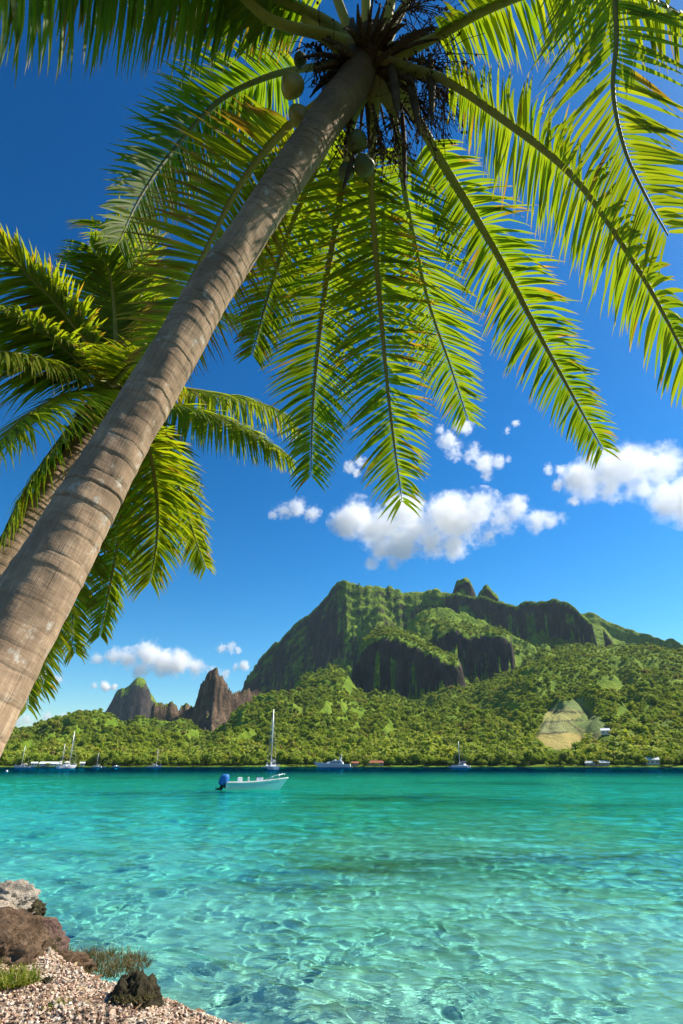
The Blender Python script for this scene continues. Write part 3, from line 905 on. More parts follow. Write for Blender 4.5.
def frond(parent, cps, axis, seed, npair=72, lmax=.85, width=.037, petiole=.2, r0=.035, droop=1.0, yellow=.4, dry=.1, roll=0.0,
          vee=.25, amin=42, amax=76, torn=.03, face=.45, stalk=(.27, .25, .06), hang=0.0, name='frond', label=None):
    r = np.random.default_rng(seed)
    n = 64
    S = spline(cps, n)[:, :3]
    T = np.gradient(S, axis=0); T /= np.linalg.norm(T, axis=1)[:, None]
    tot = np.linalg.norm(np.diff(S, axis=0), axis=1).sum()
    U = nrm(axis - T[0] * axis.dot(T[0]))
    if roll:
        U = U * math.cos(roll) + np.cross(T[0], U) * math.sin(roll)
    Us = []
    for i in range(n):
        U = nrm(U - T[i] * U.dot(T[i])); Us.append(U)
    Us = np.array(Us)
    # which way the upper side of the blade is turned: a leaf twists on its stalk
    view = S - np.array([0, 0, CAM_Z]); view /= np.linalg.norm(view, axis=1)[:, None]
    tw_ = np.clip(np.linspace(0, 3.0, n), 0, 1)[:, None] * face
    Us = Us * (1 - tw_) + view * tw_
    Us = Us - T * (Us * T).sum(1)[:, None]; Us /= np.linalg.norm(Us, axis=1)[:, None]
    npair = int(npair * 1.75)
    V, Q, C = [], [], []
    nb = 0
    seg = 6
    ss = np.linspace(0, 1, seg + 1)
    prof = np.minimum(1, .45 + ss * 5) * np.clip(1 - ss ** 2.2, .04, 1)
    wild = noise2(np.arange(npair) * .23, np.full(npair, seed * 1.3), 5)
    for side in (-1, 1):
        for j in range(npair):
            u = (j + .5 + r.uniform(-.3, .3)) / npair
            t = petiole + (1 - petiole) * u
            if r.uniform() < torn: continue
            f = t * (n - 1); i = min(int(f), n - 2); fr = f - i
            p = S[i] * (1 - fr) + S[i + 1] * fr
            Tt = nrm(T[i] * (1 - fr) + T[i + 1] * fr); Ut = nrm(Us[i] * (1 - fr) + Us[i + 1] * fr)
            Sd = np.cross(Tt, Ut) * side
            ang = math.radians(amax + (amin - amax) * u ** 1.3 + r.normal() * 4 + wild[j] * 8)
            L = lmax * min(1, .50 + 2.4 * u) * (1 - .62 * max(0, (u - .45) / .55) ** 1.5) * r.uniform(.86, 1.08)
            if r.uniform() < .09: L *= r.uniform(.40, .8)
            el = vee + r.normal() * .09
            d = nrm(math.cos(ang) * Tt + math.sin(ang) * (math.cos(el) * Sd + math.sin(el) * Ut))
            dr = droop * (.055 + .075 * r.uniform()) * (1.0 + hang)
            kink = r.uniform() < .16
            q = p + Sd * .008
            tw = r.normal() * .22
            w0 = nrm(Tt - d * Tt.dot(d)); nn = np.cross(d, w0)
            wv = w0 * math.cos(tw) + nn * math.sin(tw)
            yv = np.clip(yellow - .10 + r.normal() * .18 + .15 * wild[j], 0, 1)
            base = GREEN * (1 - yv) + YEL * yv
            if r.uniform() < .25: base = base * .8 + DARKG * .2
            dry_from = 1.0
            if r.uniform() < dry: dry_from = r.uniform(.25, .85)
            elif r.uniform() < .55: dry_from = r.uniform(.84, .95)
            W_ = width * r.uniform(.8, 1.15) * (1 - .35 * u)
            fold = r.uniform(.15, .42)
            b = nb
            for k in range(seg + 1):
                if k:
                    g = dr * (k / seg) ** .8 * (4.5 if (kink and k == 4) else 1.0)
                    d = nrm(d - UP * g + (nrm(r.normal(size=3)) * .02))
                    q = q + d * (L / seg)
                wv = nrm(wv - d * wv.dot(d)); nn = np.cross(d, wv)
                w = W_ * prof[k]
                V += [q - wv * w * .5 - nn * fold * w * .5, q, q + wv * w * .5 - nn * fold * w * .5]
                s = k / seg
                cc = base if s < dry_from else base * .15 + BROWN * .85 * (1 + .3 * r.normal())
                cc = np.clip(cc, .01, 1)
                C += [cc, cc * 1.12, cc]
                if k:
                    a = b + (k - 1) * 3
                    Q += [(a, a + 1, a + 4, a + 3), (a + 1, a + 2, a + 5, a + 4)]
                nb += 3
    me = mesh_np(name, np.array(V), np.array(Q), True, {'leaf_colour': np.array(C)})
    o = link(name, me, LEAF, parent)
    if label: o['label'] = label
    # stalk: wide and flat at the base, thin at the tip
    m = 10; a = np.arange(m) * 2 * math.pi / m
    RV, RC = [], []
    for i in range(n):
        t = i / (n - 1)
        rr = r0 * (1 - t) ** .85 + .003 + .03 * r0 / .035 * max(0, 1 - t / .10) ** 1.5
        B = np.cross(T[i], Us[i])
        fl = 1.0 + .8 * max(0, 1 - t / .12)
        RV.append(S[i] + rr * (np.cos(a)[:, None] * B * fl + np.sin(a)[:, None] * Us[i] * .72))
        cs = np.array(stalk) * (1 - .25 * t)
        cs = cs if t > .035 else np.array([.24, .18, .06])
        RC.append(np.broadcast_to(cs, (m, 3)))
    i0 = np.arange(n - 1)[:, None] * m + np.arange(m)[None]
    i1 = np.arange(n - 1)[:, None] * m + (np.arange(m)[None] + 1) % m
    RQ = np.stack([i0, i1, i1 + m, i0 + m], -1).reshape(-1, 4)
    link('midrib', mesh_np('midrib', np.concatenate(RV), RQ, True, {'leaf_colour': np.concatenate(RC)}), STALK, o)
    return o

def pts(*rows):
    return np.array([at_range(x, y, h) for x, y, h in rows])

def coconut(parent, c, s, mat, seed, tilt):
    m = MB()
    V, T_ = ICO[3]
    P = V.copy()
    tri = 1 + .06 * np.cos(3 * np.arctan2(P[:, 1], P[:, 0]))
    P[:, 0] *= tri; P[:, 1] *= tri
    P[:, 2] *= 1.28
    P[:, :2] *= (1 - .16 * (P[:, 2:3] < 0) * np.abs(P[:, 2:3]) ** 2)
    P = P * (1 + .02 * noise3(V * 3 + seed))[:, None]
    R = np.array(Matrix.Rotation(tilt, 3, Vector((.3, 1, .2))))
    m.add(P @ R.T * s + c, (), T_)
    o = m.build('coconut', mat, parent, True)
    b = MB()
    top = np.array(c) + R @ np.array([0, 0, 1.24 * s])
    b.tube([top, top + R @ np.array([0, 0, .18 * s])], [s * .42, s * .2], 9)
    b.build('coconut_cap', POD, o, True)
    return o

def strands(parent, root, tips, seed, n=26, ln=.45, rad=.004, mat=None, name='flower_stalk'):
    """a branched flower stalk: one stem, many thin drooping strings"""
    r = np.random.default_rng(seed)
    m = MB()
    root = np.array(root); tip = np.array(tips)
    stem = spline([root, root * .5 + tip * .5 + np.array([0, 0, .06]), tip], 12)
    m.tube(stem, np.linspace(rad * 4, rad * 1.6, 12), 6)
    for i in range(n):
        t = r.uniform(.3, 1.0)
        p = stem[int(t * 11)]
        d = nrm(nrm(tip - root) * .6 + r.normal(size=3) * .7)
        q = [p]
        for k in range(5):
            d = nrm(d + np.array([0, 0, -.28]) + r.normal(size=3) * .14)
            q.append(q[-1] + d * ln * r.uniform(.6, 1.1) / 5)
        m.tube(q, np.linspace(rad, rad * .6, 6), 4, False)
        for k in range(5):
            if r.uniform() < .55:
                m.ball(q[int(r.integers(1, 6))] + r.normal(size=3) * .006, r.uniform(.006, .012), 1)
    return m.build(name, mat or FIBRE, parent)

# ---- the leaning palm in front
H = 2.78
def tr(x, y, w, h):
    P = at_range(x, y, h); v = P - np.array([0, 0, CAM_Z])
    dep = v[1] * CP + v[2] * SP
    return [*P, w * .46 * dep / F_PX]
TP = [tr(362, 62, 37, 2.84), tr(356, 78, 38, 2.83), tr(327, 118, 39.5, 2.80), tr(261, 215, 41, 2.74), tr(212, 289, 46, 2.70), tr(146, 400, 52, 2.66), tr(117, 450, 57, 2.65), tr(38, 590, 77, 2.62), tr(-15, 680, 94, 2.60), tr(-60, 755, 108, 2.58)]
b0 = np.array(TP[-1]); b1 = np.array(TP[-2])
dirn = (b0 - b1)[:3] / (b1[2] - b0[2])
g0 = b0[:3] + dirn * (b0[2] - .75) * .85; g1 = b0[:3] + dirn * (b0[2] - .30) * .72
TP += [[*g0, b0[3] * 1.10], [*g1, b0[3] * 1.35]]
TP = np.array(TP)[::-1]
palm = thing('palm_tree', 'big leaning coconut palm whose ringed trunk crosses the picture from the lower left', 'palm tree', tuple(TP[0][:3] * np.array([1, 1, 0]) + np.array([0, 0, .35])))
base_off = np.array(palm.location)
def shift(o):
    o.location = tuple(-base_off); return o
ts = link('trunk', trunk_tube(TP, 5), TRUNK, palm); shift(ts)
CR = at_range(368, 66, 2.86)
AX = nrm(nrm(TP[-1][:3] - TP[-4][:3]) + UP * .6)
# fibrous crown base under the leaf stalks
m = MB()
m.ball(CR + AX * .10, (.20, .20, .26), 4, .22, 3)
for k in range(26):
    an = k * 2.4; e = np.array([math.cos(an), math.sin(an), 0])
    p0 = CR + e * .10 - AX * .08
    m.tube(spline([p0, p0 + e * .10 + AX * .16, p0 + e * (.12 + .03 * (k % 4)) + AX * (.22 + .07 * (k % 5))], 8), np.linspace(.032, .006, 8) * (.6 + .8 * ((k * 7) % 5) / 5), 6)
rs_ = np.random.default_rng(4)
for k in range(34):
    an = k * 2.4 + .3; e = np.array([math.cos(an), math.sin(an), 0]); q = CR + e * .10 - AX * rs_.uniform(-.05, .16)
    d = nrm(e + AX * rs_.uniform(-.5, .6)); P_ = [q]
    for _ in range(5):
        d = nrm(d - UP * rs_.uniform(.05, .45)); P_.append(P_[-1] + d * rs_.uniform(.05, .12))
    m.tube(P_, np.linspace(rs_.uniform(.02, .045), .006, 6), 6)
cb = m.build('crown_base', FIBRE, palm, True); shift(cb)

def fr(rows, seed, first=None, **kw):
    P = pts(*rows)
    root = CR + nrm(P[0] - CR) * .10 if first is None else first
    P = np.vstack([root, P])
    o = frond(palm, P, AX, seed, **kw); shift(o); return o
# hanging in the middle
fr([(374, 104, 3.0), (372, 190, 3.6), (379, 290, 4.2), (389, 400, 4.5), (402, 502, 4.5)], 11, lmax=.64, droop=1.0, yellow=.5, dry=.20, npair=74, petiole=.17, r0=.036, face=.7, vee=-.25, amin=48, amax=86)
fr([(352, 118, 3.05), (344, 180, 3.6), (326, 285, 4.3), (314, 390, 4.7), (311, 476, 4.75)], 12, lmax=.62, droop=1.0, yellow=.42, dry=.08, npair=72, petiole=.18, r0=.034, face=.6, vee=-.25, amin=45, amax=80)
fr([(394, 120, 3.05), (408, 210, 3.9), (428, 300, 4.7), (450, 365, 5.2), (468, 420, 5.4)], 13, lmax=.60, droop=1.0, yellow=.42, dry=.05, npair=66, petiole=.18, r0=.030, face=.6, vee=-.2, amin=45, amax=80)
fr([(398, 88, 3.0), (441, 160, 3.6), (498, 255, 4.35), (545, 345, 4.75), (603, 450, 4.75)], 14, lmax=.54, droop=1.3, yellow=.40, dry=.10, npair=80, petiole=.17, r0=.044, face=.5, vee=-.28, amin=42, amax=74)
fr([(440, 78, 2.80), (510, 124, 2.62), (573, 176, 2.5), (630, 256, 2.4), (668, 322, 2.36), (705, 398, 2.3)], 15, lmax=.41, droop=1.5, yellow=.5, dry=.06, npair=84, petiole=.17, r0=.036, face=.35, vee=-.30, amin=45, amax=72)
# over the viewer, at the upper right
fr([(430, -30, 2.75), (530, -130, 2.4), (600, -90, 2.2), (616, 20, 2.2), (613, 90, 2.22), (625, 150, 2.22), (648, 200, 2.2), (668, 235, 2.15)], 16, lmax=.66, width=.032, face=.9, droop=.9, yellow=.75, dry=.10, npair=84, petiole=.24, r0=.030, vee=-.1, amin=32, amax=62)
# along the top edge to the right
fr([(430, 40, 2.8), (490, 8, 2.6), (560, -14, 2.45), (640, -5, 2.35), (720, 40, 2.3)], 17, lmax=.46, droop=2.6, yellow=.55, dry=.06, npair=70, petiole=.15, r0=.04, vee=-.45, face=.1)
# to the left
fr([(325, 66, 3.0), (270, 76, 3.45), (218, 102, 3.75), (172, 152, 3.85), (140, 198, 3.85), (118, 245, 3.8)], 18, lmax=.62, droop=1.2, yellow=.18, dry=.03, npair=80, petiole=.2, r0=.032, vee=-.1, face=.55, amin=38, amax=60, stalk=(.17, .19, .08))
fr([(328, 96, 3.0), (285, 130, 3.3), (242, 182, 3.5), (202, 258, 3.6), (172, 320, 3.6), (152, 368, 3.55)], 19, lmax=.70, droop=1.1, yellow=.95, dry=.70, npair=74, petiole=.2, r0=.036, vee=-.15, face=.6, torn=.08, stalk=(.40, .33, .08))
# along the top edge to the left
fr([(320, 18, 2.7), (255, -8, 2.6), (170, -26, 2.5), (80, -34, 2.4), (-10, -16, 2.3), (-70, 20, 2.25)], 20, lmax=.66, droop=3.4, yellow=.25, dry=.10, npair=88, petiole=.14, r0=.04, vee=-.65, face=0)
fr([(325, 30, 2.8), (270, 2, 2.85), (200, -20, 2.8), (120, -26, 2.7), (40, -5, 2.6)], 28, lmax=.56, droop=3.4, yellow=.2, dry=.42, npair=70, petiole=.16, r0=.04, vee=-.7, face=0)
# behind the trunk
fr([(345, 112, 3.05), (318, 165, 3.6), (292, 225, 4.1), (270, 290, 4.4), (252, 355, 4.5)], 21, lmax=.56, droop=1.2, yellow=.55, dry=.25, npair=72, petiole=.14, r0=.034, vee=-.2, face=.5)
# rising out of the top of the picture
SK = (.30, .27, .05)
fr([(345, 20, 2.75), (318, -60, 2.55), (285, -190, 2.2), (250, -330, 1.7)], 22, lmax=.8, droop=.8, yellow=.5, npair=56, petiole=.24, r0=.042, stalk=SK)
fr([(366, 10, 2.75), (366, -80, 2.5), (368, -230, 2.0), (372, -420, 1.3)], 23, lmax=.8, droop=.8, yellow=.5, npair=56, petiole=.26, r0=.042, stalk=SK)
fr([(388, 14, 2.75), (405, -70, 2.55), (440, -220, 2.1), (480, -400, 1.5)], 24, lmax=.8, droop=.8, yellow=.5, npair=56, petiole=.24, r0=.042, stalk=SK)
fr([(325, 36, 2.72), (262, 14, 2.6), (190, -70, 2.35), (130, -150, 2.1), (40, -190, 1.9)], 25, lmax=.75, droop=1.0, yellow=.4, npair=60, petiole=.24, r0=.046, stalk=SK)
# nuts, flower stalks, sheaths
for (x, y, h, s, mt, tl) in [(292, 86, 2.80, .085, COCO, .2), (299, 116, 2.84, .075, COCO, -.5), (357, 142, 2.95, .072, COCO_DARK, .2), (364, 166, 3.0, .075, COCO_DARK, -.2), (346, 172, 3.05, .06, COCO_DARK, .4), (300, 60, 2.85, .05, COCO_DARK, .3)]:
    shift(coconut(palm, at_range(x, y, h), s, mt, x, tl))
for k, (x0, y0, x1, y1, h0, h1, n_, ln) in enumerate([(395, 60, 440, 70, 2.9, 2.85, 46, .55), (400, 40, 445, 30, 2.88, 2.85, 40, .5), (400, 85, 428, 118, 2.95, 2.92, 46, .42), (372, 105, 384, 160, 2.95, 2.98, 46, .30), (385, 100, 400, 150, 3.0, 3.02, 30, .35), (335, 45, 315, 50, 2.85, 2.8, 30, .35), (345, 60, 320, 72, 2.82, 2.78, 22, .3), (410, 75, 450, 100, 2.95, 3.0, 50, .5), (380, 30, 420, 5, 2.8, 2.75, 40, .5), (355, 105, 345, 150, 3.0, 3.05, 34, .35)]):
    shift(strands(palm, at_range(x0, y0, h0), at_range(x1, y1, h1), 60 + k, n_, ln))
for k, (x0, y0, x1, y1, h0, h1, w) in enumerate([(405, 60, 420, 135, 2.85, 2.82, .030), (430, 55, 432, 122, 2.84, 2.8, .026), (355, 150, 343, 190, 2.98, 3.0, .018), (402, 110, 405, 190, 3.0, 3.05, .016), (390, 60, 398, 118, 2.8, 2.78, .032), (352, 20, 352, 66, 2.74, 2.74, .032)]):
    m = MB()
    a_, b_ = at_range(x0, y0, h0), at_range(x1, y1, h1)
    S_ = spline([a_, a_ * .5 + b_ * .5 + AX * .03, b_], 14)
    m.tube(S_, w * np.sin(np.linspace(.5, math.pi * .98, 14)) ** .8 + .003, 8)
    shift(m.build('flower_sheath', POD, palm, True))

# ---- the palm behind it, at the left
K2 = 1.5
TP2 = [tr(116, 392, 24, 4.6 * K2), tr(98, 425, 26, 4.6 * K2), tr(62, 477, 28, 4.55 * K2), tr(20, 535, 31, 4.5 * K2), tr(-25, 598, 36, 4.45 * K2)]
b0 = np.array(TP2[-1]); b1 = np.array(TP2[-2]); dirn = (b0 - b1)[:3] / (b1[2] - b0[2])
TP2 += [[*(b0[:3] + dirn * (b0[2] - 1.0) * .8), b0[3] * 1.05], [*(b0[:3] + dirn * (b0[2] - .35) * .68), b0[3] * 1.4]]
TP2 = np.array(TP2)[::-1]
CR = at_range(112, 384, 4.6 * K2)
AX = nrm(nrm(TP2[-1][:3] - TP2[-3][:3]) * .6 + UP)
palm = thing('palm_tree', 'second coconut palm standing behind the big leaning trunk at the left', 'palm tree', tuple(TP2[0][:3] * np.array([1, 1, 0]) + np.array([0, 0, .38])))
base_off = np.array(palm.location)
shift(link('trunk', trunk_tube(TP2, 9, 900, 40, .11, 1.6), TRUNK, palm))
m = MB()
m.ball(CR + AX * .05, (.2, .2, .24), 4, .2, 5)
for k in range(16):
    an = k * 2.4; e = np.array([math.cos(an), math.sin(an), 0])
    m.tube(spline([CR + e * .10 - AX * .1, CR + e * .2 + AX * .06, CR + e * .28 + AX * .26], 8), np.linspace(.05, .012, 8), 6)
shift(m.build('crown_base', FIBRE, palm, True))
kw2 = dict(npair=84, petiole=.13, r0=.042, width=.042)
fr([(92, 350, 6.675), (58, 305, 6.450), (28, 275, 6.300), (0, 245, 6.150), (-16, 236, 6.075)], 41, lmax=0.750, droop=1.6, yellow=0.77, vee=-.25, face=.15, **kw2)
fr([(88, 368, 6.600), (55, 340, 6.300), (20, 318, 6.075), (-25, 300, 5.850)], 42, lmax=0.750, droop=1.7, yellow=0.72, vee=-.3, face=.12, **kw2)
fr([(85, 378, 6.525), (50, 362, 6.150), (5, 352, 5.850), (-40, 354, 5.625)], 43, lmax=0.840, droop=1.9, yellow=0.72, vee=-.35, face=.1, **kw2)
fr([(88, 390, 6.450), (62, 396, 6.075), (30, 414, 5.775), (5, 436, 5.625), (-22, 470, 5.550)], 44, lmax=0.990, droop=1.4, yellow=0.77, vee=-.2, face=.45, **kw2)
fr([(92, 400, 6.750), (60, 440, 6.750), (25, 490, 6.750), (-5, 550, 6.675)], 45, lmax=0.900, droop=1.4, yellow=0.47, vee=-.2, face=.4, **kw2)
fr([(145, 386, 7.125), (195, 390, 7.500), (250, 400, 7.800), (285, 415, 7.950), (304, 436, 7.950)], 47, lmax=0.690, droop=2.2, yellow=0.72, vee=-.35, face=.05, **kw2)
fr([(145, 398, 7.050), (195, 410, 7.350), (240, 427, 7.575), (272, 445, 7.650), (292, 460, 7.650)], 48, lmax=0.630, droop=2.0, yellow=0.72, vee=-.35, face=.05, **kw2)
fr([(138, 405, 7.275), (162, 440, 7.800), (180, 490, 8.250), (194, 535, 8.400), (206, 568, 8.400)], 49, lmax=0.630, droop=1.5, yellow=0.77, vee=-.3, face=.3, **kw2)
fr([(130, 410, 6.975), (148, 445, 7.050), (157, 495, 7.125), (157, 540, 7.125), (150, 582, 7.050)], 50, lmax=0.840, droop=1.3, yellow=0.82, vee=-.2, face=.5, **kw2)
fr([(115, 415, 7.200), (122, 470, 7.650), (118, 540, 7.950), (108, 595, 8.025), (100, 636, 7.950)], 51, lmax=0.52, droop=1.3, yellow=0.77, dry=.15, vee=-.3, face=.45, **kw2)
fr([(100, 420, 7.275), (86, 500, 7.800), (76, 580, 8.100), (72, 630, 8.100), (75, 653, 8.025)], 52, lmax=0.600, droop=1.3, yellow=0.95, vee=-.3, face=.4, **kw2)
fr([(92, 425, 7.200), (66, 520, 7.650), (50, 610, 7.875), (45, 660, 7.875), (42, 692, 7.800)], 53, lmax=0.540, droop=1.3, yellow=0.95, vee=-.3, face=.4, **kw2)
fr([(86, 430, 7.050), (52, 540, 7.425), (32, 650, 7.575), (27, 708, 7.575)], 54, lmax=0.510, droop=1.3, yellow=0.72, dry=.1, vee=-.3, face=.4, **kw2)
fr([(120, 345, 6.900), (126, 300, 6.825), (127, 262, 6.675), (116, 232, 6.525), (92, 220, 6.300)], 55, lmax=0.900, droop=1.5, yellow=0.52, vee=0, face=.3, **kw2)
fr([(116, 350, 6.825), (114, 305, 6.675), (108, 268, 6.450), (90, 246, 6.225)], 56, lmax=0.870, droop=1.4, yellow=0.52, vee=0, face=.3, **kw2)
fr([(125, 345, 7.050), (140, 298, 7.125), (148, 260, 7.125), (147, 232, 7.050)], 57, lmax=0.750, droop=1.2, yellow=0.57, vee=.1, face=.3, **kw2)
fr([(130, 360, 7.125), (165, 325, 7.425), (205, 312, 7.650), (245, 318, 7.800), (270, 332, 7.800)], 58, lmax=0.630, droop=1.6, yellow=0.67, vee=-.3, face=.1, **kw2)
fr([(118, 378, 6.450), (132, 364, 6.075), (152, 360, 5.775), (175, 372, 5.625)], 59, lmax=0.675, droop=1.6, yellow=0.77, vee=-.2, face=.2, **kw2)
for (x, y, h, s, mt, tl) in [(118, 400, 6.68, .12, COCO, .2), (108, 404, 6.62, .11, COCO_DARK, -.4)]:
    shift(coconut(palm, at_range(x, y, h), s, mt, x, tl))
# ------------------------------------------------------------------ boats
WHITE = simple('white_hull', (.90, .90, .90), .25, .5, var=.04, scale=1.5)
WHITE_DECK = simple('white_deck', (.72, .72, .70), .5, .3, var=.06, scale=2)
HULL_BLUE = simple('pale_blue_hull_stripe', (.50, .70, .80), .3, .5, var=.05, scale=2)
COVER_BLUE = simple('blue_engine_cover', (.025, .17, .50), .6, .3, var=.25, scale=3, bump=.2)
NAVY = simple('navy_canvas', (.02, .05, .14), .7, .2, var=.2, scale=3)
BLACK = simple('black_rubber', (.015, .015, .017), .5, .4, var=.3, scale=5)
STEEL = simple('steel_rail', (.70, .70, .70), .25, .5, .9, var=.05)
ALU = simple('mast_metal', (.78, .77, .74), .35, .5, .3, var=.06)
SAIL = simple('furled_sailcloth', (.75, .72, .64), .8, .2, var=.08, scale=3)
GLASS = simple('dark_window', (.02, .03, .04), .08, .6, var=.1)
WOOD = simple('brown_wood', (.22, .12, .06), .6, .3, var=.3, scale=4)
TURQ = simple('turquoise_hull', (.05, .42, .55), .35, .5, var=.06, scale=2)

def hull(L, B, Hgt, draft=.25, sheer=.18, rake=.16, n=22, stern=.82, flare=.25, fine=1.9):
    """hull sections along x (stern at -L/2, bow at +L/2), waterline at z=0; returns outer MB, deck outline"""
    secs, rail = [], []
    for i in range(n):
        t = i / (n - 1)
        x = -L / 2 + L * t
        w = B / 2 * (stern + (1 - stern) * min(1, t / .35)) * (1 - max(0, (t - .42) / .58) ** fine) + .012
        zt = Hgt * (1 + sheer * (2.2 * max(0, t - .3)) ** 1.6)
        zb = -draft * (1 - max(0, (t - .62) / .38) ** 2 * 1.25)
        zb = min(zb, zt - .03)
        xo = rake * L * max(0, (t - .6) / .4) ** 1.5
        s = []
        for k in range(13):
            a = k / 12 * 2 - 1
            b = abs(a)
            yy = math.copysign(w * (b ** .55) * ((1 - flare) + flare * b ** 2), a) if a else 0
            zz = zb + (zt - zb) * b ** 2.4
            s.append((x + xo * (zz - zb) / (zt - zb + 1e-6) - xo * .5, yy, zz))
        secs.append(s)
        rail.append((s[0], s[-1]))
    return secs, rail

def hull_mesh(secs, rail, well=None, gun=.06):
    m = MB()
    m.loft(secs, closed=False, cap=False)
    # transom
    s0 = secs[0]
    m.add(s0, (), [(0, k, k + 1) for k in range(1, len(s0) - 1)])
    return m

def deck_mesh(rail, z_drop, x0=None, x1=None, inset=.0):
    m = MB()
    V, Q = [], []
    for a, b in rail:
        a = np.array(a); b = np.array(b)
        if (x0 is not None and a[0] < x0) or (x1 is not None and a[0] > x1): continue
        c = (a + b) / 2
        V += [c + (a - c) * (1 - inset) - [0, 0, z_drop], c + (b - c) * (1 - inset) - [0, 0, z_drop]]
    for i in range(len(V) // 2 - 1):
        Q.append((2 * i, 2 * i + 1, 2 * i + 3, 2 * i + 2))
    return m.add(V, Q)

# ---- open motor boat moored off the beach
P0 = at_height(255.0, 790.2, 0.0)
RB = math.hypot(P0[0], P0[1])
mb = thing('motor_boat', 'white open motor boat with blue covered outboard moored on the turquoise water', 'motorboat', (P0[0], P0[1], 0), math.radians(9))
Lb = 67 * RB / F_PX * .93 / math.cos(math.radians(9)) * .97
k = Lb / 4.9
secs, rail = hull(4.15 * k, 1.75 * k, .50 * k, .18 * k, .30, .14, 26, .86, .22, 2.1)
hm_ = hull_mesh(secs, rail)
ho = hm_.build('hull', WHITE, mb, True)
st = MB()
ir = []
for (a, b) in rail:
    a = np.array(a); b = np.array(b); c = (a + b) / 2
    ir.append((c + (a - c) * .86, c + (b - c) * .86))
for sgn in (0, 1):
    st.tube([np.array(r_[sgn]) + [0, 0, .015 * k] for r_ in rail], .035 * k, 8)
st.build('gunwale', WHITE_DECK, ho, True)
bs = MB()
for sgn in (0, -1):
    lo = [np.array(s_[1 if sgn == 0 else -2]) * [1, 1.012, 1] for s_ in secs[:-3]]; hi = [np.array(s_[0 if sgn == 0 else -1]) * [1, 1.012, 1] for s_ in secs[:-3]]
    m_ = len(lo); V = [l * .78 + h * .22 for l, h in zip(lo, hi)] + [l * .30 + h * .70 for l, h in zip(lo, hi)]
    bs.add(V, [(i, i + 1, m_ + i + 1, m_ + i) for i in range(m_ - 1)])
bs.build('hull_stripe', HULL_BLUE, ho, True)
deck_mesh(rail, .30 * k, None, 1.05 * k, .08).build('cockpit_floor', WHITE_DECK, mb)
deck_mesh(rail, .02 * k, 1.0 * k, None, .03).build('fore_deck', WHITE_DECK, mb)
t_ = MB(); t_.box((-2.0 * k, 0, .36 * k), (.16 * k, 1.42 * k, .34 * k), 0, .03 * k); t_.build('transom', WHITE, mb)
c_ = MB(); c_.box((.30 * k, 0, .55 * k), (.46 * k, .62 * k, .62 * k), 0, .06 * k)
co_ = c_.build('console', WHITE, mb)
w_ = MB()
w_.loft([[(.42 * k, -.30 * k, .86 * k), (.42 * k, .30 * k, .86 * k), (.45 * k, .30 * k, .86 * k), (.45 * k, -.30 * k, .86 * k)], [(.26 * k, -.26 * k, 1.16 * k), (.26 * k, .26 * k, 1.16 * k), (.29 * k, .26 * k, 1.16 * k), (.29 * k, -.26 * k, 1.16 * k)]])
w_.build('windscreen', GLASS, co_)
w_ = MB(); an = np.linspace(0, 2 * math.pi, 19)
w_.tube([(.05 * k, .15 * k * math.cos(a_), .84 * k + .15 * k * math.sin(a_)) for a_ in an], .014 * k, 6, False)
w_.tube([(.05 * k, 0, .84 * k), (.12 * k, 0, .80 * k)], .02 * k, 6)
w_.build('steering_wheel', BLACK, co_)
for (x_, y_) in ((-.32, .26), (-.32, -.26)):
    s_ = MB(); s_.box((x_ * k, y_ * k, .44 * k), (.40 * k, .42 * k, .14 * k), 0, .05 * k); s_.box(((x_ - .18) * k, y_ * k, .66 * k), (.10 * k, .42 * k, .42 * k), 0, .045 * k)
    so_ = s_.build('seat', WHITE_DECK, mb)
    p_ = MB(); p_.tube([(x_ * k, y_ * k, .18 * k), (x_ * k, y_ * k, .40 * k)], .05 * k, 8); p_.build('seat_post', STEEL, so_)
s_ = MB(); s_.box((-1.15 * k, 0, .42 * k), (.42 * k, 1.2 * k, .26 * k), 0, .05 * k); s_.build('bench', WHITE_DECK, mb)
s_ = MB(); s_.box((-1.12 * k, .28 * k, .70 * k), (.34 * k, .42 * k, .30 * k), 0, .06 * k); s_.build('cool_box', WHITE, mb)
rl = MB()
for sg in (-1, 1):
    top = [(x_ * k, sg * y_ * k, z_ * k) for x_, y_, z_ in ((.75, .80, .66), (1.2, .74, .90), (1.7, .50, 1.02), (2.18, .06, 1.08))]
    rl.tube(spline(top, 16), .016 * k, 6)
    for q in (1, 2):
        p_ = top[q]; rl.tube([p_, (p_[0] + .03, p_[1], p_[2] - .34 * k)], .013 * k, 6)
rl.build('bow_rail', STEEL, mb, True)
ob_ = MB()
ob_.loft([[(-2.22 * k + x_ * k * s_ + dx_ * k, y_ * k * s_, z_ * k) for x_, y_ in ((-.30, -.20), (-.36, 0), (-.30, .20), (.0, .26), (.26, .20), (.30, 0), (.26, -.20), (0, -.26))] for z_, s_, dx_ in ((.34, .60, -.10), (.46, 1.0, -.06), (.66, 1.08, 0), (.86, 1.0, .05), (1.0, .80, .08), (1.07, .40, .10))])
oo_ = ob_.build('outboard_cover', COVER_BLUE, mb, True)
ol_ = MB()
ol_.loft([[(-2.28 * k + x_ * k + dx_ * k, y_ * k, z_ * k) for x_, y_ in ((-.16, -.07), (-.16, .07), (.16, .07), (.16, -.07))] for z_, dx_ in ((.45, 0), (.25, -.08), (.02, -.22))])
ol_.box((-2.58 * k, 0, .10 * k), (.34 * k, .10 * k, .12 * k), 0, .03 * k)
for q in range(3):
    a_ = q * 2.1; ol_.box((-2.78 * k, .10 * k * math.cos(a_), .12 * k + .10 * k * math.sin(a_)), (.04 * k, .12 * k, .10 * k), 0, .02 * k)
ol_.box((-2.12 * k, 0, .30 * k), (.18 * k, .30 * k, .30 * k), 0, .03 * k)
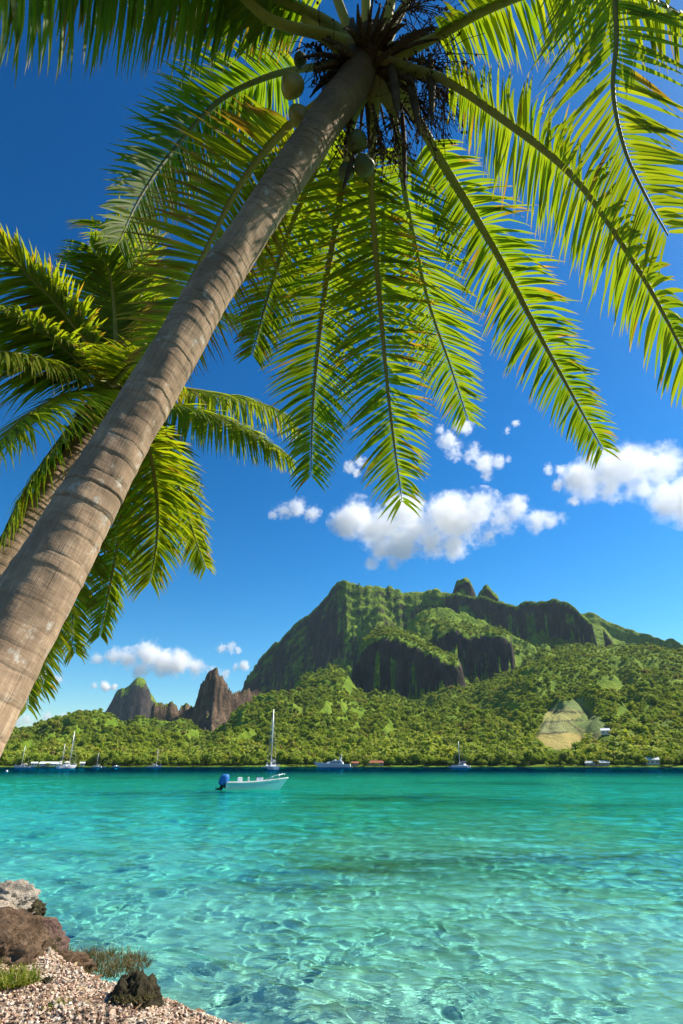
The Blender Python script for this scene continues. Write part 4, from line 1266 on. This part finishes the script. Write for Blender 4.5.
ol_.build('outboard_leg', BLACK, mb)

# ---- sailing boats and the yacht off the far shore
def sailboat(px, py_base, rng_, mast_px, heading, label, Lm=None, mizzen=False, cata=False, awning=None, name='sailboat'):
    P = at_range(px, py_base, rng_)
    t = thing(name, label, 'sailing boat', (P[0], P[1], 0), heading, 'sailing boats moored along the far shore')
    hm__ = mast_px * rng_ / F_PX * .86
    L = Lm or hm__ * .75
    B = L * .30
    if cata:
        for sg in (-1, 1):
            secs, rail = hull(L, L * .12, L * .10, L * .03, .15, .06, 16)
            secs = [[(x, y + sg * L * .21, z) for x, y, z in s] for s in secs]; rail = [(s[0], s[-1]) for s in secs]
            hull_mesh(secs, rail).build('hull', WHITE, t, True)
        d = MB(); d.box((-.04 * L, 0, L * .105), (L * .62, L * .50, L * .03), 0, .02 * L); d.build('deck', WHITE_DECK, t)
        c = MB()
        c.loft([[(x * L, y * L, z * L) for x, y in ((-.26, -.2), (-.26, .2), (.14, .17), (.2, 0), (.14, -.17))] for x_, z in ((0, .121),)] + [[(x * L, y * L, .21 * L) for x, y in ((-.26, -.18), (-.26, .18), (.06, .14), (.11, 0), (.06, -.14))]])
        co = c.build('cabin', WHITE, t)
        w = MB(); w.box((-.06 * L, 0, .17 * L), (.26 * L, .372 * L, .035 * L)); w.build('cabin_window', GLASS, co)
        zd = .2 * L
    else:
        secs, rail = hull(L, B, L * .085, L * .04, .3, .12, 20, .68, .2, 1.8)
        ho = hull_mesh(secs, rail).build('hull', WHITE, t, True)
        deck_mesh(rail, .01 * L).build('deck', WHITE_DECK, t)
        c = MB()
        c.loft([[(x * L, y * L, .08 * L) for x, y in ((-.16, -.09), (-.16, .09), (.16, .075), (.22, 0), (.16, -.075))], [(x * L, y * L, .135 * L) for x, y in ((-.15, -.08), (-.15, .08), (.10, .06), (.15, 0), (.10, -.06))]])
        co = c.build('cabin', WHITE, t)
        w = MB(); w.box((-.02 * L, 0, .112 * L), (.2 * L, .178 * L, .018 * L)); w.build('cabin_window', GLASS, co)
        zd = .1 * L
        rl = MB()
        for sg in (0, 1):
            rl.tube([np.array(r_[sg]) + [0, 0, .055 * L] for r_ in rail[::3]], .004 * L, 4)
            for r_ in rail[::4]: rl.tube([r_[sg], np.array(r_[sg]) + [0, 0, .055 * L]], .004 * L, 4)
        rl.build('guard_rail', STEEL, t)
    def mast(x, h, boom):
        m = MB(); m.tube([(x, 0, zd), (x, 0, zd + h * .5), (x - .01 * h, 0, zd + h)], [h * .013, h * .012, h * .009], 8)
        mo = m.build('mast', ALU, t, True)
        m = MB()
        for f in (.42, .70): m.box((x, 0, zd + h * f), (.03 * L, .16 * L * (1.2 - f), .012 * L))
        m.build('spreader', ALU, mo)
        m = MB(); m.tube([(x, 0, zd + .10 * L), (x - boom, 0, zd + .11 * L)], .012 * L, 6); m.build('boom', ALU, mo)
        m = MB(); m.tube([(x - .02 * L, 0, zd + .125 * L), (x - boom * .5, 0, zd + .145 * L), (x - boom, 0, zd + .125 * L)], [.018 * L, .028 * L, .014 * L], 8); m.build('furled_sail', NAVY if awning == 'navy' else SAIL, mo, True)
        r_ = MB()
        w_ = .0009 * h
        r_.tube([(.46 * L, 0, .11 * L), (x, 0, zd + h * .97)], w_ * 2.0, 5)
        r_.tube([(-.48 * L, 0, .1 * L), (x, 0, zd + h)], w_, 4)
        for sg in (-1, 1): r_.tube([(x, sg * B * .46, .09 * L), (x, sg * .06 * L, zd + h * .7), (x, 0, zd + h)], w_, 4)
        r_.build('rigging', ALU, mo)
    if mizzen:
        mast(.10 * L, hm__, .30 * L); mast(-.32 * L, hm__ * .62, .16 * L)
    else:
        mast(.06 * L, hm__, .40 * L)
    return t
sailboat(22, 767.6, 430, 18.5, math.radians(200), 'small white sailing boat with one short mast beside the leaning trunk at the far shore', name='sailboat')
sailboat(67, 768.2, 360, 32, math.radians(70), 'white two masted sailing boat in front of a long white building on the far shore', mizzen=True)
sailboat(97, 767.4, 480, 12.5, math.radians(170), 'tiny one masted white boat next to a small white launch on the far shore')
sailboat(155.5, 767.4, 480, 16, math.radians(5), 'low white sailing boat with a thin mast between the launch and the motor boat')
sailboat(271.5, 769.6, 250, 57.5, math.radians(112), 'white yacht with the tallest mast just behind the open motor boat', Lm=13)
sailboat(461, 768.0, 430, 22, math.radians(150), 'white catamaran with blue canvas anchored before the trees right of the yacht', cata=True, awning='navy', Lm=11)

# motor yacht
P = at_range(333, 768, 450)
yt = thing('motor_yacht', 'white motor yacht with a raised bridge moored against the far shore', 'yacht', (P[0], P[1], 0), math.radians(172))
L = 36 * 450 / F_PX * .9
secs, rail = hull(L, L * .24, L * .085, L * .03, .35, .12, 22, .85, .25, 2.2)
ho = hull_mesh(secs, rail).build('hull', WHITE, yt, True)
deck_mesh(rail, .01 * L).build('deck', WHITE_DECK, yt)
m = MB(); m.loft([[(x * L, y * L, .085 * L) for x, y in ((-.3, -.1), (-.3, .1), (.14, .085), (.24, 0), (.14, -.085))], [(x * L, y * L, .15 * L) for x, y in ((-.28, -.09), (-.28, .09), (.06, .07), (.13, 0), (.06, -.07))]])
sp_ = m.build('saloon', WHITE, yt)
m = MB(); m.box((-.08 * L, 0, .122 * L), (.3 * L, .197 * L, .022 * L)); m.build('saloon_window', GLASS, sp_)
m = MB(); m.box((-.12 * L, 0, .165 * L), (.26 * L, .17 * L, .025 * L), 0, .01 * L); m.box((-.06 * L, 0, .187 * L), (.05 * L, .12 * L, .035 * L), 0, .008 * L); m.build('flying_bridge', WHITE_DECK, yt)
m = MB(); m.loft([[(x * L, y * L, .17 * L) for x, y in ((-.22, -.08), (-.22, .08), (-.17, .08), (-.17, -.08))], [(x * L, y * L, .26 * L) for x, y in ((-.25, -.05), (-.25, .05), (-.23, .05), (-.23, -.05))]]); m.tube([(-.24 * L, 0, .25 * L), (-.245 * L, 0, .36 * L)], .006 * L, 6); m.tube([(-.20 * L, .05 * L, .2 * L), (-.2 * L, .05 * L, .33 * L)], .004 * L, 5); m.build('radar_arch', WHITE, yt)

def launch(px, py_, rng_, Lpx, label, turq=False, canopy=True, head=0.1):
    P = at_range(px, py_, rng_)
    t = thing('launch', label, 'motorboat', (P[0], P[1], 0), head)
    L = Lpx * rng_ / F_PX * .9
    secs, rail = hull(L, L * .34, L * .11, L * .03, .3, .12, 18, .85, .2, 2)
    hull_mesh(secs, rail).build('hull', TURQ if turq else WHITE, t, True)
    deck_mesh(rail, .03 * L).build('deck', WHITE_DECK, t)
    if canopy:
        m = MB(); m.loft([[(x * L, y * L, .1 * L) for x, y in ((-.2, -.1), (-.2, .1), (.1, .09), (.18, 0), (.1, -.09))], [(x * L, y * L, .24 * L) for x, y in ((-.2, -.09), (-.2, .09), (.02, .07), (.07, 0), (.02, -.07))]])
        co = m.build('cabin', WHITE, t)
        m = MB(); m.box((-.06 * L, 0, .19 * L), (.2 * L, .178 * L, .05 * L)); m.build('cabin_window', GLASS, co)
    return t
launch(116, 767.2, 500, 7, 'small white cabin launch at the far shore left of the low sailing boat')
launch(30, 767.2, 500, 8, 'low white launch beside the short masted boat at the far left', canopy=False)
launch(147, 767.2, 500, 4, 'tiny white dinghy left of the low sailing boat', canopy=False)
launch(177.5, 767.4, 470, 3.5, 'tiny white dinghy alone at the wooded far shore', canopy=False)
launch(264, 767.3, 440, 5.5, 'white dinghy just left of the tall masted yacht', canopy=False)
launch(350, 767.4, 440, 5, 'white tender at the stern of the motor yacht', canopy=False, head=3.0)
launch(451, 767.4, 470, 6, 'low pale launch left of the catamaran', canopy=False)
launch(103, 767.3, 480, 5, 'small white dinghy right of the tiny one masted boat', canopy=False)
# mooring buoy
P = at_height(7, 770.6, 0)
P = at_range(7, 770.2, 190)
by = thing('mooring_buoy', 'small white mooring buoy on the blue water at the far left', 'buoy', (P[0], P[1], 0))
m = MB(); m.ball((0, 0, .12), (.3, .3, .3), 3); m.build('float', WHITE, by, True)
m = MB(); m.tube([(0, 0, .40), (0, 0, .55)], .035, 8); m.build('ring_post', STEEL, by)

# ------------------------------------------------------------------ houses on the far shore
ROOF_W = simple('white_metal_roof', (.70, .72, .72), .5, .3, var=.06, scale=.4)
ROOF_R = simple('rusty_red_roof', (.36, .12, .07), .8, .2, var=.25, scale=.4)
ROOF_G = simple('grey_blue_roof', (.36, .43, .46), .6, .3, var=.1, scale=.4)
WALL_W = simple('white_wall', (.72, .70, .65), .8, .2, var=.06, scale=.4)
WALL_P = simple('tan_wall', (.45, .32, .22), .8, .2, var=.1, scale=.4)
def house(px, py_, rng_, wpx, h, depth, roof, wall, label, roof_h=1.6, nwin=3, rot=0.0, over=.5):
    P = at_range(px, py_, rng_)
    az = math.atan2(P[0], P[1])
    zz, _, _ = sample_terrain(np.array([az]), np.array([rng_]))
    z0 = max(.5, float(zz[0]) - .3)
    w = wpx * rng_ / F_PX * .92
    t = thing('house', label, 'house', (P[0], P[1], z0), -az + rot)
    m = MB(); m.box((0, 0, h / 2), (w, depth, h)); wo = m.build('wall', wall, t)
    m = MB()
    a, b, zt = w / 2 + over, depth / 2 + over, h
    V = [(-a, -b, zt), (a, -b, zt), (a, b, zt), (-a, b, zt), (-a * .9, 0, zt + roof_h), (a * .9, 0, zt + roof_h), (-a, -b, zt - .2), (a, -b, zt - .2), (a, b, zt - .2), (-a, b, zt - .2)]
    m.add(V, [(0, 1, 5, 4), (2, 3, 4, 5), (6, 7, 1, 0), (7, 8, 2, 1), (8, 9, 3, 2), (9, 6, 0, 3), (9, 8, 7, 6)], [(1, 2, 5), (3, 0, 4)])
    m.build('roof', roof, t)
    for i in range(nwin):
        x = -w / 2 + w * (i + .5) / nwin
        m = MB(); m.box((x, -depth / 2 - .02, h * .55), (w / nwin * .45, .08, h * .42)); wi = m.build('window', GLASS, t)
        f = MB()
        ww, hh = w / nwin * .45, h * .42
        for dx, dz, sx, sz in ((-ww / 2, 0, .12, hh), (ww / 2, 0, .12, hh), (0, hh / 2, ww, .12), (0, -hh / 2, ww, .12)):
            f.box((x + dx, -depth / 2 - .05, h * .55 + dz), (sx, .10, sz))
        f.build('window_frame', WALL_W, wi)
    return t
HS = [(50, 766, 547, 18, 1.9, 6, ROOF_W, WALL_W, 'long low white building on the far shore behind the two masted boat', 1.4, 6),
      (34, 766, 547, 5, 2.2, 6, ROOF_W, WALL_W, 'small white hut on the shore beside the short masted boat', 1.0, 2),
      (82, 766, 547, 4, 2.2, 5, ROOF_W, WALL_W, 'tiny white hut on the shore right of the two masted boat', 1.0, 1),
      (355, 766, 547, 7, 2.4, 6, ROOF_R, WALL_P, 'small tan hut with a red roof close behind the motor yacht', 1.3, 2),
      (375, 766, 552, 17, 2.6, 7, ROOF_R, WALL_P, 'long waterside house with a rusty red roof right of the motor yacht', 1.6, 4),
      (592, 766, 551, 11, 2.2, 7, ROOF_G, WALL_P, 'left one of two waterside houses with pale blue grey roofs', 1.5, 3),
      (604, 766, 551, 10, 2.4, 7, ROOF_G, WALL_P, 'right one of two waterside houses with pale blue grey roofs', 1.6, 3),
      (653, 764, 558, 11, 3.6, 8, ROOF_W, WALL_W, 'white house among the shore trees at the far right', 1.8, 3),
      (606, 735, 0, 8, 4.2, 9, ROOF_W, WALL_W, 'white house up on the hillside below the cultivated field', 2.2, 2),
      (577, 757, 0, 9, 2.6, 7, ROOF_R, WALL_P, 'brown roofed hut half hidden by trees below the field', 1.4, 2)]
for h_ in HS:
    h_ = list(h_)
    if h_[2] == 0:
        d_ = ray(h_[0], h_[1]); az = math.atan2(d_[0], d_[1]); el = d_[2] / math.hypot(d_[0], d_[1])
        rr = np.arange(560, 1500, 4.0); zz, _, _ = sample_terrain(np.full(len(rr), az), rr)
        hit = np.argmax(zz > CAM_Z + rr * el)
        h_[2] = float(rr[hit])
        h_[3] *= 1.0
    house(*h_)
# ------------------------------------------------------------------ the bank at the lower left: ground, rocks, shell grit, grass
GX, GY = np.meshgrid(np.linspace(-6, .6, 264), np.linspace(1.0, 9.5, 340))
b_ = bank_edge(GX, GY)
GZ = .46 * smooth01(-.50, .30, b_) + .06 * fbm2(GX * 1.3, GY * 1.3, 4, 401) * smooth01(-.2, .5, b_) + .012 * fbm2(GX * 9, GY * 9, 3, 402) - .75 * (1 - smooth01(-1.1, -.15, b_))
gm = N('shell_grit_ground')
p = gm.pos()
vor = gm.n('ShaderNodeTexVoronoi'); vor.inputs['Scale'].default_value = 55; gm.nt.links.new(p, vor.inputs['Vector'])
cc = gm.ramp(vor.outputs['Color'], [(0, (.16, .11, .07)), (.3, (.34, .25, .17)), (.6, (.52, .43, .33)), (1, (.70, .62, .52))])
earth = gm.ramp(gm.noise(p, 14, 6, .65), [(.3, (.09, .055, .035)), (.7, (.30, .21, .14))])
cc = gm.mix(gm.ramp(gm.noise(p, 2.5, 4, .6), [(.42, .1), (.62, .9)]), cc, earth)
sepz = gm.n('ShaderNodeSeparateXYZ'); gm.nt.links.new(p, sepz.inputs[0])
wet = gm.ramp(gm.math('ADD', sepz.outputs['Z'], gm.math('MULTIPLY', gm.noise(p, 5, 4), .12)), [(.10, 1.0), (.24, 0.0)])
cc = gm.mix(wet, cc, gm.mix(1.0, cc, (.30, .27, .22), 'MULTIPLY'))
gmat = gm.surf(gm.pbr(cc, .9, .15, gm.bump(gm.math('ADD', vor.outputs['Distance'], gm.noise(p, 40, 4)), .8, .02)))
iv = np.arange(GX.size).reshape(GX.shape)
GQ = np.stack([iv[:-1, :-1], iv[:-1, 1:], iv[1:, 1:], iv[1:, :-1]], -1).reshape(-1, 4)
GQ = GQ[b_.ravel()[GQ].max(1) > -1.15]
structure(link('ground', mesh_np('ground', np.stack([GX, GY, GZ], -1).reshape(-1, 3), GQ), gmat))
def ground_z(x, y):
    b = bank_edge(np.asarray(x, float), np.asarray(y, float))
    return .46 * smooth01(-.50, .30, b) + .06 * fbm2(np.asarray(x) * 1.3, np.asarray(y) * 1.3, 4, 401) * smooth01(-.2, .5, b) - .75 * (1 - smooth01(-1.1, -.15, b))

def rock_mat(name, cols, wetline=True):
    n = N(name)
    p = n.obj()
    a_ = n.noise(p, 5, 8, .7, .3); b = n.noise(p, 26, 6, .7)
    v = n.n('ShaderNodeTexVoronoi', feature='DISTANCE_TO_EDGE'); v.inputs['Scale'].default_value = 7; n.nt.links.new(n.n('ShaderNodeVectorMath', operation='ADD').outputs[0], v.inputs['Vector'])
    n.nt.links.new(p, v.inputs['Vector'])
    c = n.ramp(n.math('ADD', n.math('MULTIPLY', a_, .6), n.math('MULTIPLY', b, .4)), [(.3, cols[0]), (.5, cols[1]), (.72, cols[2])])
    c = n.mix(n.ramp(b, [(.30, .8), (.42, 0)]), c, cols[0])
    h = n.math('ADD', n.math('MULTIPLY', a_, .8), n.math('MULTIPLY', b, .5))
    return n.surf(n.pbr(c, .88, .2, n.bump(h, 1.0, .09)))
ROCK_BROWN = rock_mat('brown_coral_rock', [(.04, .025, .016), (.155, .095, .055), (.36, .25, .16)])
ROCK_DARK = rock_mat('dark_mossy_rock', [(.018, .015, .009), (.06, .05, .026), (.17, .13, .06)])
ROCK_PALE = rock_mat('pale_rock', [(.20, .16, .12), (.44, .37, .29), (.66, .58, .48)])
ROCK_RED = rock_mat('reddish_rock', [(.06, .032, .026), (.18, .105, .085), (.34, .22, .18)])
def rock(px, py_, z, sx, sy, sz, mat, seed, label, rot=0.0, rough=.30, sink=.3):
    """a rock whose middle stands at (px, py) in the view, z above the water"""
    P = at_height(px, py_, z)
    V, T = ICO[5]
    d = 1 + rough * fbm3(V * 1.5 + seed * 3.7, 5, seed) * .75 + .10 * fbm3(V * 6 + seed, 3, seed + 2)
    r = np.abs(noise3(V * 3.1 + seed)) * .12 + np.abs(fbm3(V * 10 + seed, 4, seed + 5)) * .085
    P3 = V * (d - r)[:, None] * np.array([sx, sy, sz])
    P3[:, 2] = np.maximum(P3[:, 2], -sz * .8)
    o = link('rock', mesh_np('rock', P3, T, True), mat)
    o.location = tuple(P); o.rotation_euler = (0, 0, rot)
    return tag(o, label, 'rock')
rock(6, 903, .38, .30, .26, .20, ROCK_PALE, 1, 'pale rounded rock at the water edge, farthest of the bank rocks')
rock(8, 934, .30, .44, .30, .21, ROCK_BROWN, 2, 'big brown pitted rock below the pale one at the left edge')
rock(26, 912, .28, .22, .16, .14, ROCK_DARK, 3, 'dark topped rock beside the pale rock at the water edge')
rock(-6, 958, .46, .42, .30, .22, ROCK_BROWN, 4, 'brown rock at the left edge just behind the grass patch')
rock(42, 946, .20, .22, .20, .20, ROCK_RED, 5, 'reddish brown rock facing the water beside the big brown one', .5)
rock(40, 972, .34, .10, .10, .15, ROCK_PALE, 6, 'small upright pale stone between the grass and the reddish rock')
rock(134, 1010, .46, .15, .14, .17, ROCK_DARK, 7, 'dark mossy boulder standing alone at the right end of the grit bank', .2, .22)
rock(175, 1030, .04, .26, .16, .12, ROCK_BROWN, 8, 'low brown rock at the water edge right of the dark boulder')
rock(46, 985, .42, .045, .04, .045, ROCK_DARK, 9, 'fist sized dark stone lying on the shell grit')
rock(116, 1024, .42, .06, .06, .12, ROCK_PALE, 10, 'small pale stone leaning against the dark boulder')
rock(68, 968, .20, .22, .15, .12, ROCK_BROWN, 12, 'flat brown rock under the dry scrub at the water edge')

# shell and coral grit
r = np.random.default_rng(55)
V, Q, C = [], [], []
ng_ = 0
pal = np.array([(.58, .45, .33), (.46, .32, .21), (.66, .57, .46), (.34, .22, .14), (.54, .39, .28), (.22, .13, .085), (.56, .36, .26)])
while ng_ < 15000:
    x, y = r.uniform(-4.2, -.3), r.uniform(3.6, 6.9)
    if bank_edge(x, y) < -.1 + r.uniform(0, .25): continue
    z = float(ground_z(x, y)) + .004
    s = r.uniform(.005, .016)
    n = nrm(np.array([0, 0, 1.0]) + r.normal(size=3) * .45); u = nrm(np.cross(n, r.normal(size=3))); w = np.cross(n, u)
    c = np.array([x, y, z + s * .35])
    b = len(V); lu, lw, ln_ = s, s * r.uniform(.45, .9), s * r.uniform(.18, .45)
    V += [c + u * lu * a + w * lw * bb + n * ln_ * cz for a, bb, cz in ((-1, -.7, -1), (.8, -1, -1), (1, .7, -1), (-.7, 1, -1), (-.7, -.5, 1), (.5, -.7, 1), (.7, .5, 1), (-.5, .7, 1))]
    Q += [(b + 4, b + 5, b + 6, b + 7), (b, b + 1, b + 5, b + 4), (b + 1, b + 2, b + 6, b + 5), (b + 2, b + 3, b + 7, b + 6), (b + 3, b, b + 4, b + 7)]
    C += [pal[r.integers(len(pal))] * r.uniform(.85, 1.2)] * 8
    ng_ += 1
for i in range(900):
    x, y = r.uniform(-4.2, -.3), r.uniform(3.6, 6.9)
    if bank_edge(x, y) < .0: continue
    z = float(ground_z(x, y)) + .022; an = r.uniform(0, 6.28); ln_ = r.uniform(.015, .05); w_ = r.uniform(.003, .009)
    u = np.array([math.cos(an), math.sin(an), r.normal() * .25]); w = np.array([-math.sin(an), math.cos(an), r.normal() * .3]); b = len(V); c = np.array([x, y, z])
    V += [c - u * ln_, c + w * w_ + [0, 0, .004], c + u * ln_, c - w * w_]; Q += [(b, b + 3, b + 2, b + 1)]
    C += [np.array([(.16, .085, .04), (.26, .16, .08), (.10, .06, .035), (.34, .24, .12)][r.integers(4)])] * 4
n = N('shell_grit'); gritm = n.surf(n.pbr(n.attr('grit_colour'), .75, .25))
tag(link('shell_gravel', mesh_np('shell_gravel', np.array(V), np.array(Q), False, {'grit_colour': np.array(C)}), gritm), 'loose beige shell and coral grit with dry litter covering the bank', 'gravel', kind='stuff')

def blades(name, centre, rad, n, h, cols, seed, label, cat, kind=None, lean=.5, wid=.006):
    r = np.random.default_rng(seed)
    V, Q, C = [], [], []
    for i in range(n):
        a, d = r.uniform(0, 6.28), rad * math.sqrt(r.uniform())
        x, y = centre[0] + d * math.cos(a) * 1.3, centre[1] + d * math.sin(a)
        z = float(ground_z(x, y)); z = max(z, centre[2])
        dr = nrm(np.array([r.normal() * lean, r.normal() * lean, 1.0])); H_ = h * r.uniform(.4, 1.1)
        s = np.array([math.cos(a * 7), math.sin(a * 7), 0]) * wid
        p = np.array([x, y, z - .01]); b = len(V); c = cols[r.integers(len(cols))]
        for k in range(5):
            t = k / 4
            V += [p - s * (1 - t * .9), p + s * (1 - t * .9)]; C += [np.array(c) * (.7 + .5 * t)] * 2
            dr = nrm(dr + np.array([r.normal() * .12, r.normal() * .12, -.16])); p = p + dr * H_ / 4
        Q += [(b + 2 * k, b + 2 * k + 1, b + 2 * k + 3, b + 2 * k + 2) for k in range(4)]
    o = link(name, mesh_np(name, np.array(V), np.array(Q), True, {'blade_colour': np.array(C)}), GRASS)
    return tag(o, label, cat, kind=kind)
n = N('grass_blade')
c = n.attr('blade_colour')
t = n.n('ShaderNodeBsdfTranslucent'); n.set(t.inputs[0], n.mix(1.0, c, (1.3, 1.3, .8), 'MULTIPLY'))
mx = n.n('ShaderNodeMixShader'); mx.inputs[0].default_value = .35
n.nt.links.new(n.pbr(c, .7, .2), mx.inputs[1]); n.nt.links.new(t.outputs[0], mx.inputs[2])
GRASS = n.surf(mx.outputs[0])
P = at_height(4, 980, .46)
blades('grass', P, .17, 900, .09, [(.20, .26, .03), (.28, .30, .04), (.13, .20, .02), (.35, .32, .08)], 71, 'tuft of bright green grass growing on the grit at the left edge', 'grass', 'stuff', .6)
P = at_height(88, 966, .16)
blades('dry_scrub', P, .40, 2600, .13, [(.17, .12, .05), (.10, .10, .035), (.26, .20, .10), (.07, .075, .03)], 72, 'low dry brown scrub along the water edge between reddish rock and dark boulder', 'shrub', None, .7, .004)
P = at_height(134, 996, .56)
blades('moss', P, .09, 220, .04, [(.05, .06, .02), (.09, .08, .03), (.13, .11, .05)], 73, 'dark moss fringe growing on top of the lone dark boulder', 'moss', 'stuff', .9, .004)
P = at_height(55, 1018, .44)
blades('grass_sprig', P, .07, 60, .06, [(.20, .26, .03), (.28, .30, .04)], 74, 'tiny green sprig in the grit near the bottom edge', 'plant', None, .6)
# ------------------------------------------------------------------ clouds: cumulus volumes high beyond and above the peaks
def cloud_mat(puffs, dens, rough, seed):
    """density: soft puffs (centre, radius in metres, object space) torn by noise"""
    n = N('cumulus')
    p = n.obj()
    R_ = float(np.median([q[3] for q in puffs]))
    off = n.n('ShaderNodeVectorMath', operation='ADD'); n.nt.links.new(p, off.inputs[0]); off.inputs[1].default_value = (seed * 913.0, seed * 377.0, seed * 131.0)
    big = n.math('ADD', n.math('MULTIPLY', n.noise(off.outputs[0], .55 / R_, 6, .62), .56), n.math('MULTIPLY', n.noise(off.outputs[0], 2.8 / R_, 6, .68), .44))
    f = None
    for x, y, z, r in puffs:
        v = n.n('ShaderNodeVectorMath', operation='DISTANCE'); n.nt.links.new(p, v.inputs[0]); v.inputs[1].default_value = (x, y, z)
        g = n.math('MULTIPLY_ADD', v.outputs['Value'], -1.0 / r, 1.0)
        f = g if f is None else n.math('SMOOTH_MAX', f, g, .25)
    d = n.math('ADD', n.math('MULTIPLY', f, 1.05), n.math('MULTIPLY', n.math('SUBTRACT', big, .56), rough))
    d = n.ramp(d, [(.0, 0.0), (.22, .30), (.50, 1.0)])
    v = n.n('ShaderNodeVolumePrincipled')
    v.inputs['Color'].default_value = (1, 1, 1, 1)
    v.inputs['Anisotropy'].default_value = .25
    n.nt.links.new(n.math('MULTIPLY', d, dens), v.inputs['Density'])
    n.nt.links.new(v.outputs[0], n.out.inputs['Volume'])
    return n.m
def cloud(blobs, dist, label, seed, kind):
    """blobs: (px, py, radius in px); puffs at real distance inside one lumpy skin"""
    c0 = np.array([at_range(x, y, dist) for x, y, _ in blobs])
    cen = c0.mean(0)
    r = np.random.default_rng(seed)
    m = MB()
    puffs = []
    for (x, y, rp), c in zip(blobs, c0):
        dd = math.hypot(math.hypot(c[0], c[1]), c[2])
        R_ = rp * dd * math.cos(math.atan(math.hypot(x - CX, y - CY) / F_PX)) / F_PX * 1.35
        q = c - cen + np.array([0, r.normal() * .3, 0]) * R_
        puffs.append((*q, R_))
        V, T = ICO[3]
        m.add(V * R_ * 1.02 * (1 + .03 * noise3(V * 2 + seed))[:, None] + q, (), T)
    mat = cloud_mat(puffs, kind[0] * 90.0 / np.median([q[3] for q in puffs]), kind[1], seed)
    o = link('cloud', m.mesh('cloud', True), mat)
    o.location = tuple(cen)
    rm = o.modifiers.new('skin', 'REMESH'); rm.mode = 'VOXEL'
    rm.voxel_size = np.ptp(np.concatenate(m.v), axis=0).max() / 110
    me2 = bpy.data.meshes.new_from_object(o.evaluated_get(bpy.context.evaluated_depsgraph_get()))
    o.modifiers.clear(); o.data = me2
    me2.name = 'cloud'
    return tag(o, label, 'cloud', 'cumulus clouds over the island')
CM = (.026, 3.7)
CMT = (.016, 4.6)
D_ = 4300
cloud([(345, 523, 14.9), (362, 513, 19.5), (380, 525, 23.0), (402, 515, 21.8), (424, 527, 24.1), (446, 514, 23.0), (463, 524, 23.0), (482, 509, 19.5), (500, 520, 18.4), (518, 510, 13.8), (536, 520, 12.6), (552, 521, 9.2), (400, 545, 16.1), (380, 548, 13.8), (430, 547, 14.9), (455, 544, 13.8), (372, 562, 8.0), (392, 566, 8.0), (488, 537, 10.3), (562, 518, 6.9)], D_, 'broad white cumulus cloud directly above the summit, under the hanging fronds', 1, CM)
cloud([(585, 478, 19.0), (605, 468, 21.3), (628, 466, 22.4), (650, 478, 22.4), (672, 490, 22.4), (695, 495, 24.6), (640, 492, 15.7), (612, 488, 14.6), (720, 490, 26.9), (660, 508, 13.4), (592, 492, 10.1), (740, 510, 22.4)], D_, 'bright white cumulus cloud cut by the right edge', 2, CM)
cloud([(448, 436, 9), (462, 432, 9), (455, 448, 11), (472, 452, 11), (484, 462, 10), (498, 462, 7), (486, 476, 7), (440, 430, 5), (508, 460, 4)], D_ * .9, 'ragged small cloud between the two longest hanging fronds', 3, CMT)
cloud([(283, 510, 9), (297, 507, 10), (311, 511, 9), (274, 515, 5)], D_, 'small oval cloud left of the broad cumulus', 4, CMT)
cloud([(351, 468, 7), (360, 464, 7), (356, 472, 5)], D_, 'tiny cloud puff beside the tip of the hanging frond', 5, CMT)
cloud([(548, 468, 6), (562, 468, 6), (556, 488, 6), (570, 480, 7), (574, 500, 6), (580, 470, 5)], D_, 'thin wisps of cloud just left of the bright right cloud', 6, CMT)
cloud([(98, 660, 7.5), (112, 658, 10.0), (130, 660, 11.2), (148, 655, 13.8), (165, 662, 12.5), (180, 664, 12.5), (196, 668, 10.0), (212, 673, 7.5), (140, 669, 8.8), (180, 657, 8.8), (225, 675, 5.0)], 9000, 'long white cloud above the far pointed peak at the left', 7, CM)
cloud([(96, 686, 4), (106, 686, 5), (115, 687, 3)], 13000, 'small flat cloud just left of the far pointed peak', 8, CM)
cloud([(222, 649, 5), (230, 648, 6), (238, 650, 4)], 9000, 'small cloud puff left of the main mountain shoulder', 9, CMT)
cloud([(236, 668, 4), (244, 666, 5), (228, 671, 3)], 9000, 'thin cloud touching the left shoulder of the main mountain', 10, CMT)
cloud([(45, 676, 7), (56, 680, 6), (36, 672, 8)], 9000, 'cloud peeping out behind the lower end of the leaning trunk', 11, CMT)
cloud([(28, 720, 6), (45, 717, 6), (62, 717, 5), (80, 713, 4), (14, 722, 6)], 11000, 'low bank of cloud behind the hills at the far left', 12, CMT)
cloud([(508, 428, 4), (514, 426, 4)], D_, 'faint wisp of cloud right of the ragged small cloud', 13, CMT)

# ------------------------------------------------------------------ air between the beach and the mountains
hz = bpy.data.materials.new('haze'); hz.use_nodes = True
hz.node_tree.nodes.clear()
ho_ = hz.node_tree.nodes.new('ShaderNodeOutputMaterial'); hv = hz.node_tree.nodes.new('ShaderNodeVolumePrincipled')
hv.inputs['Color'].default_value = (.62, .80, 1.0, 1); hv.inputs['Density'].default_value = 2.1e-5; hv.inputs['Anisotropy'].default_value = .2
hz.node_tree.links.new(hv.outputs[0], ho_.inputs['Volume'])
m = MB(); m.box((0, 2300, 376), (9200, 5100, 768))
tag(m.build('haze', hz), 'thin blue air lying over the bay', 'haze', kind='stuff')
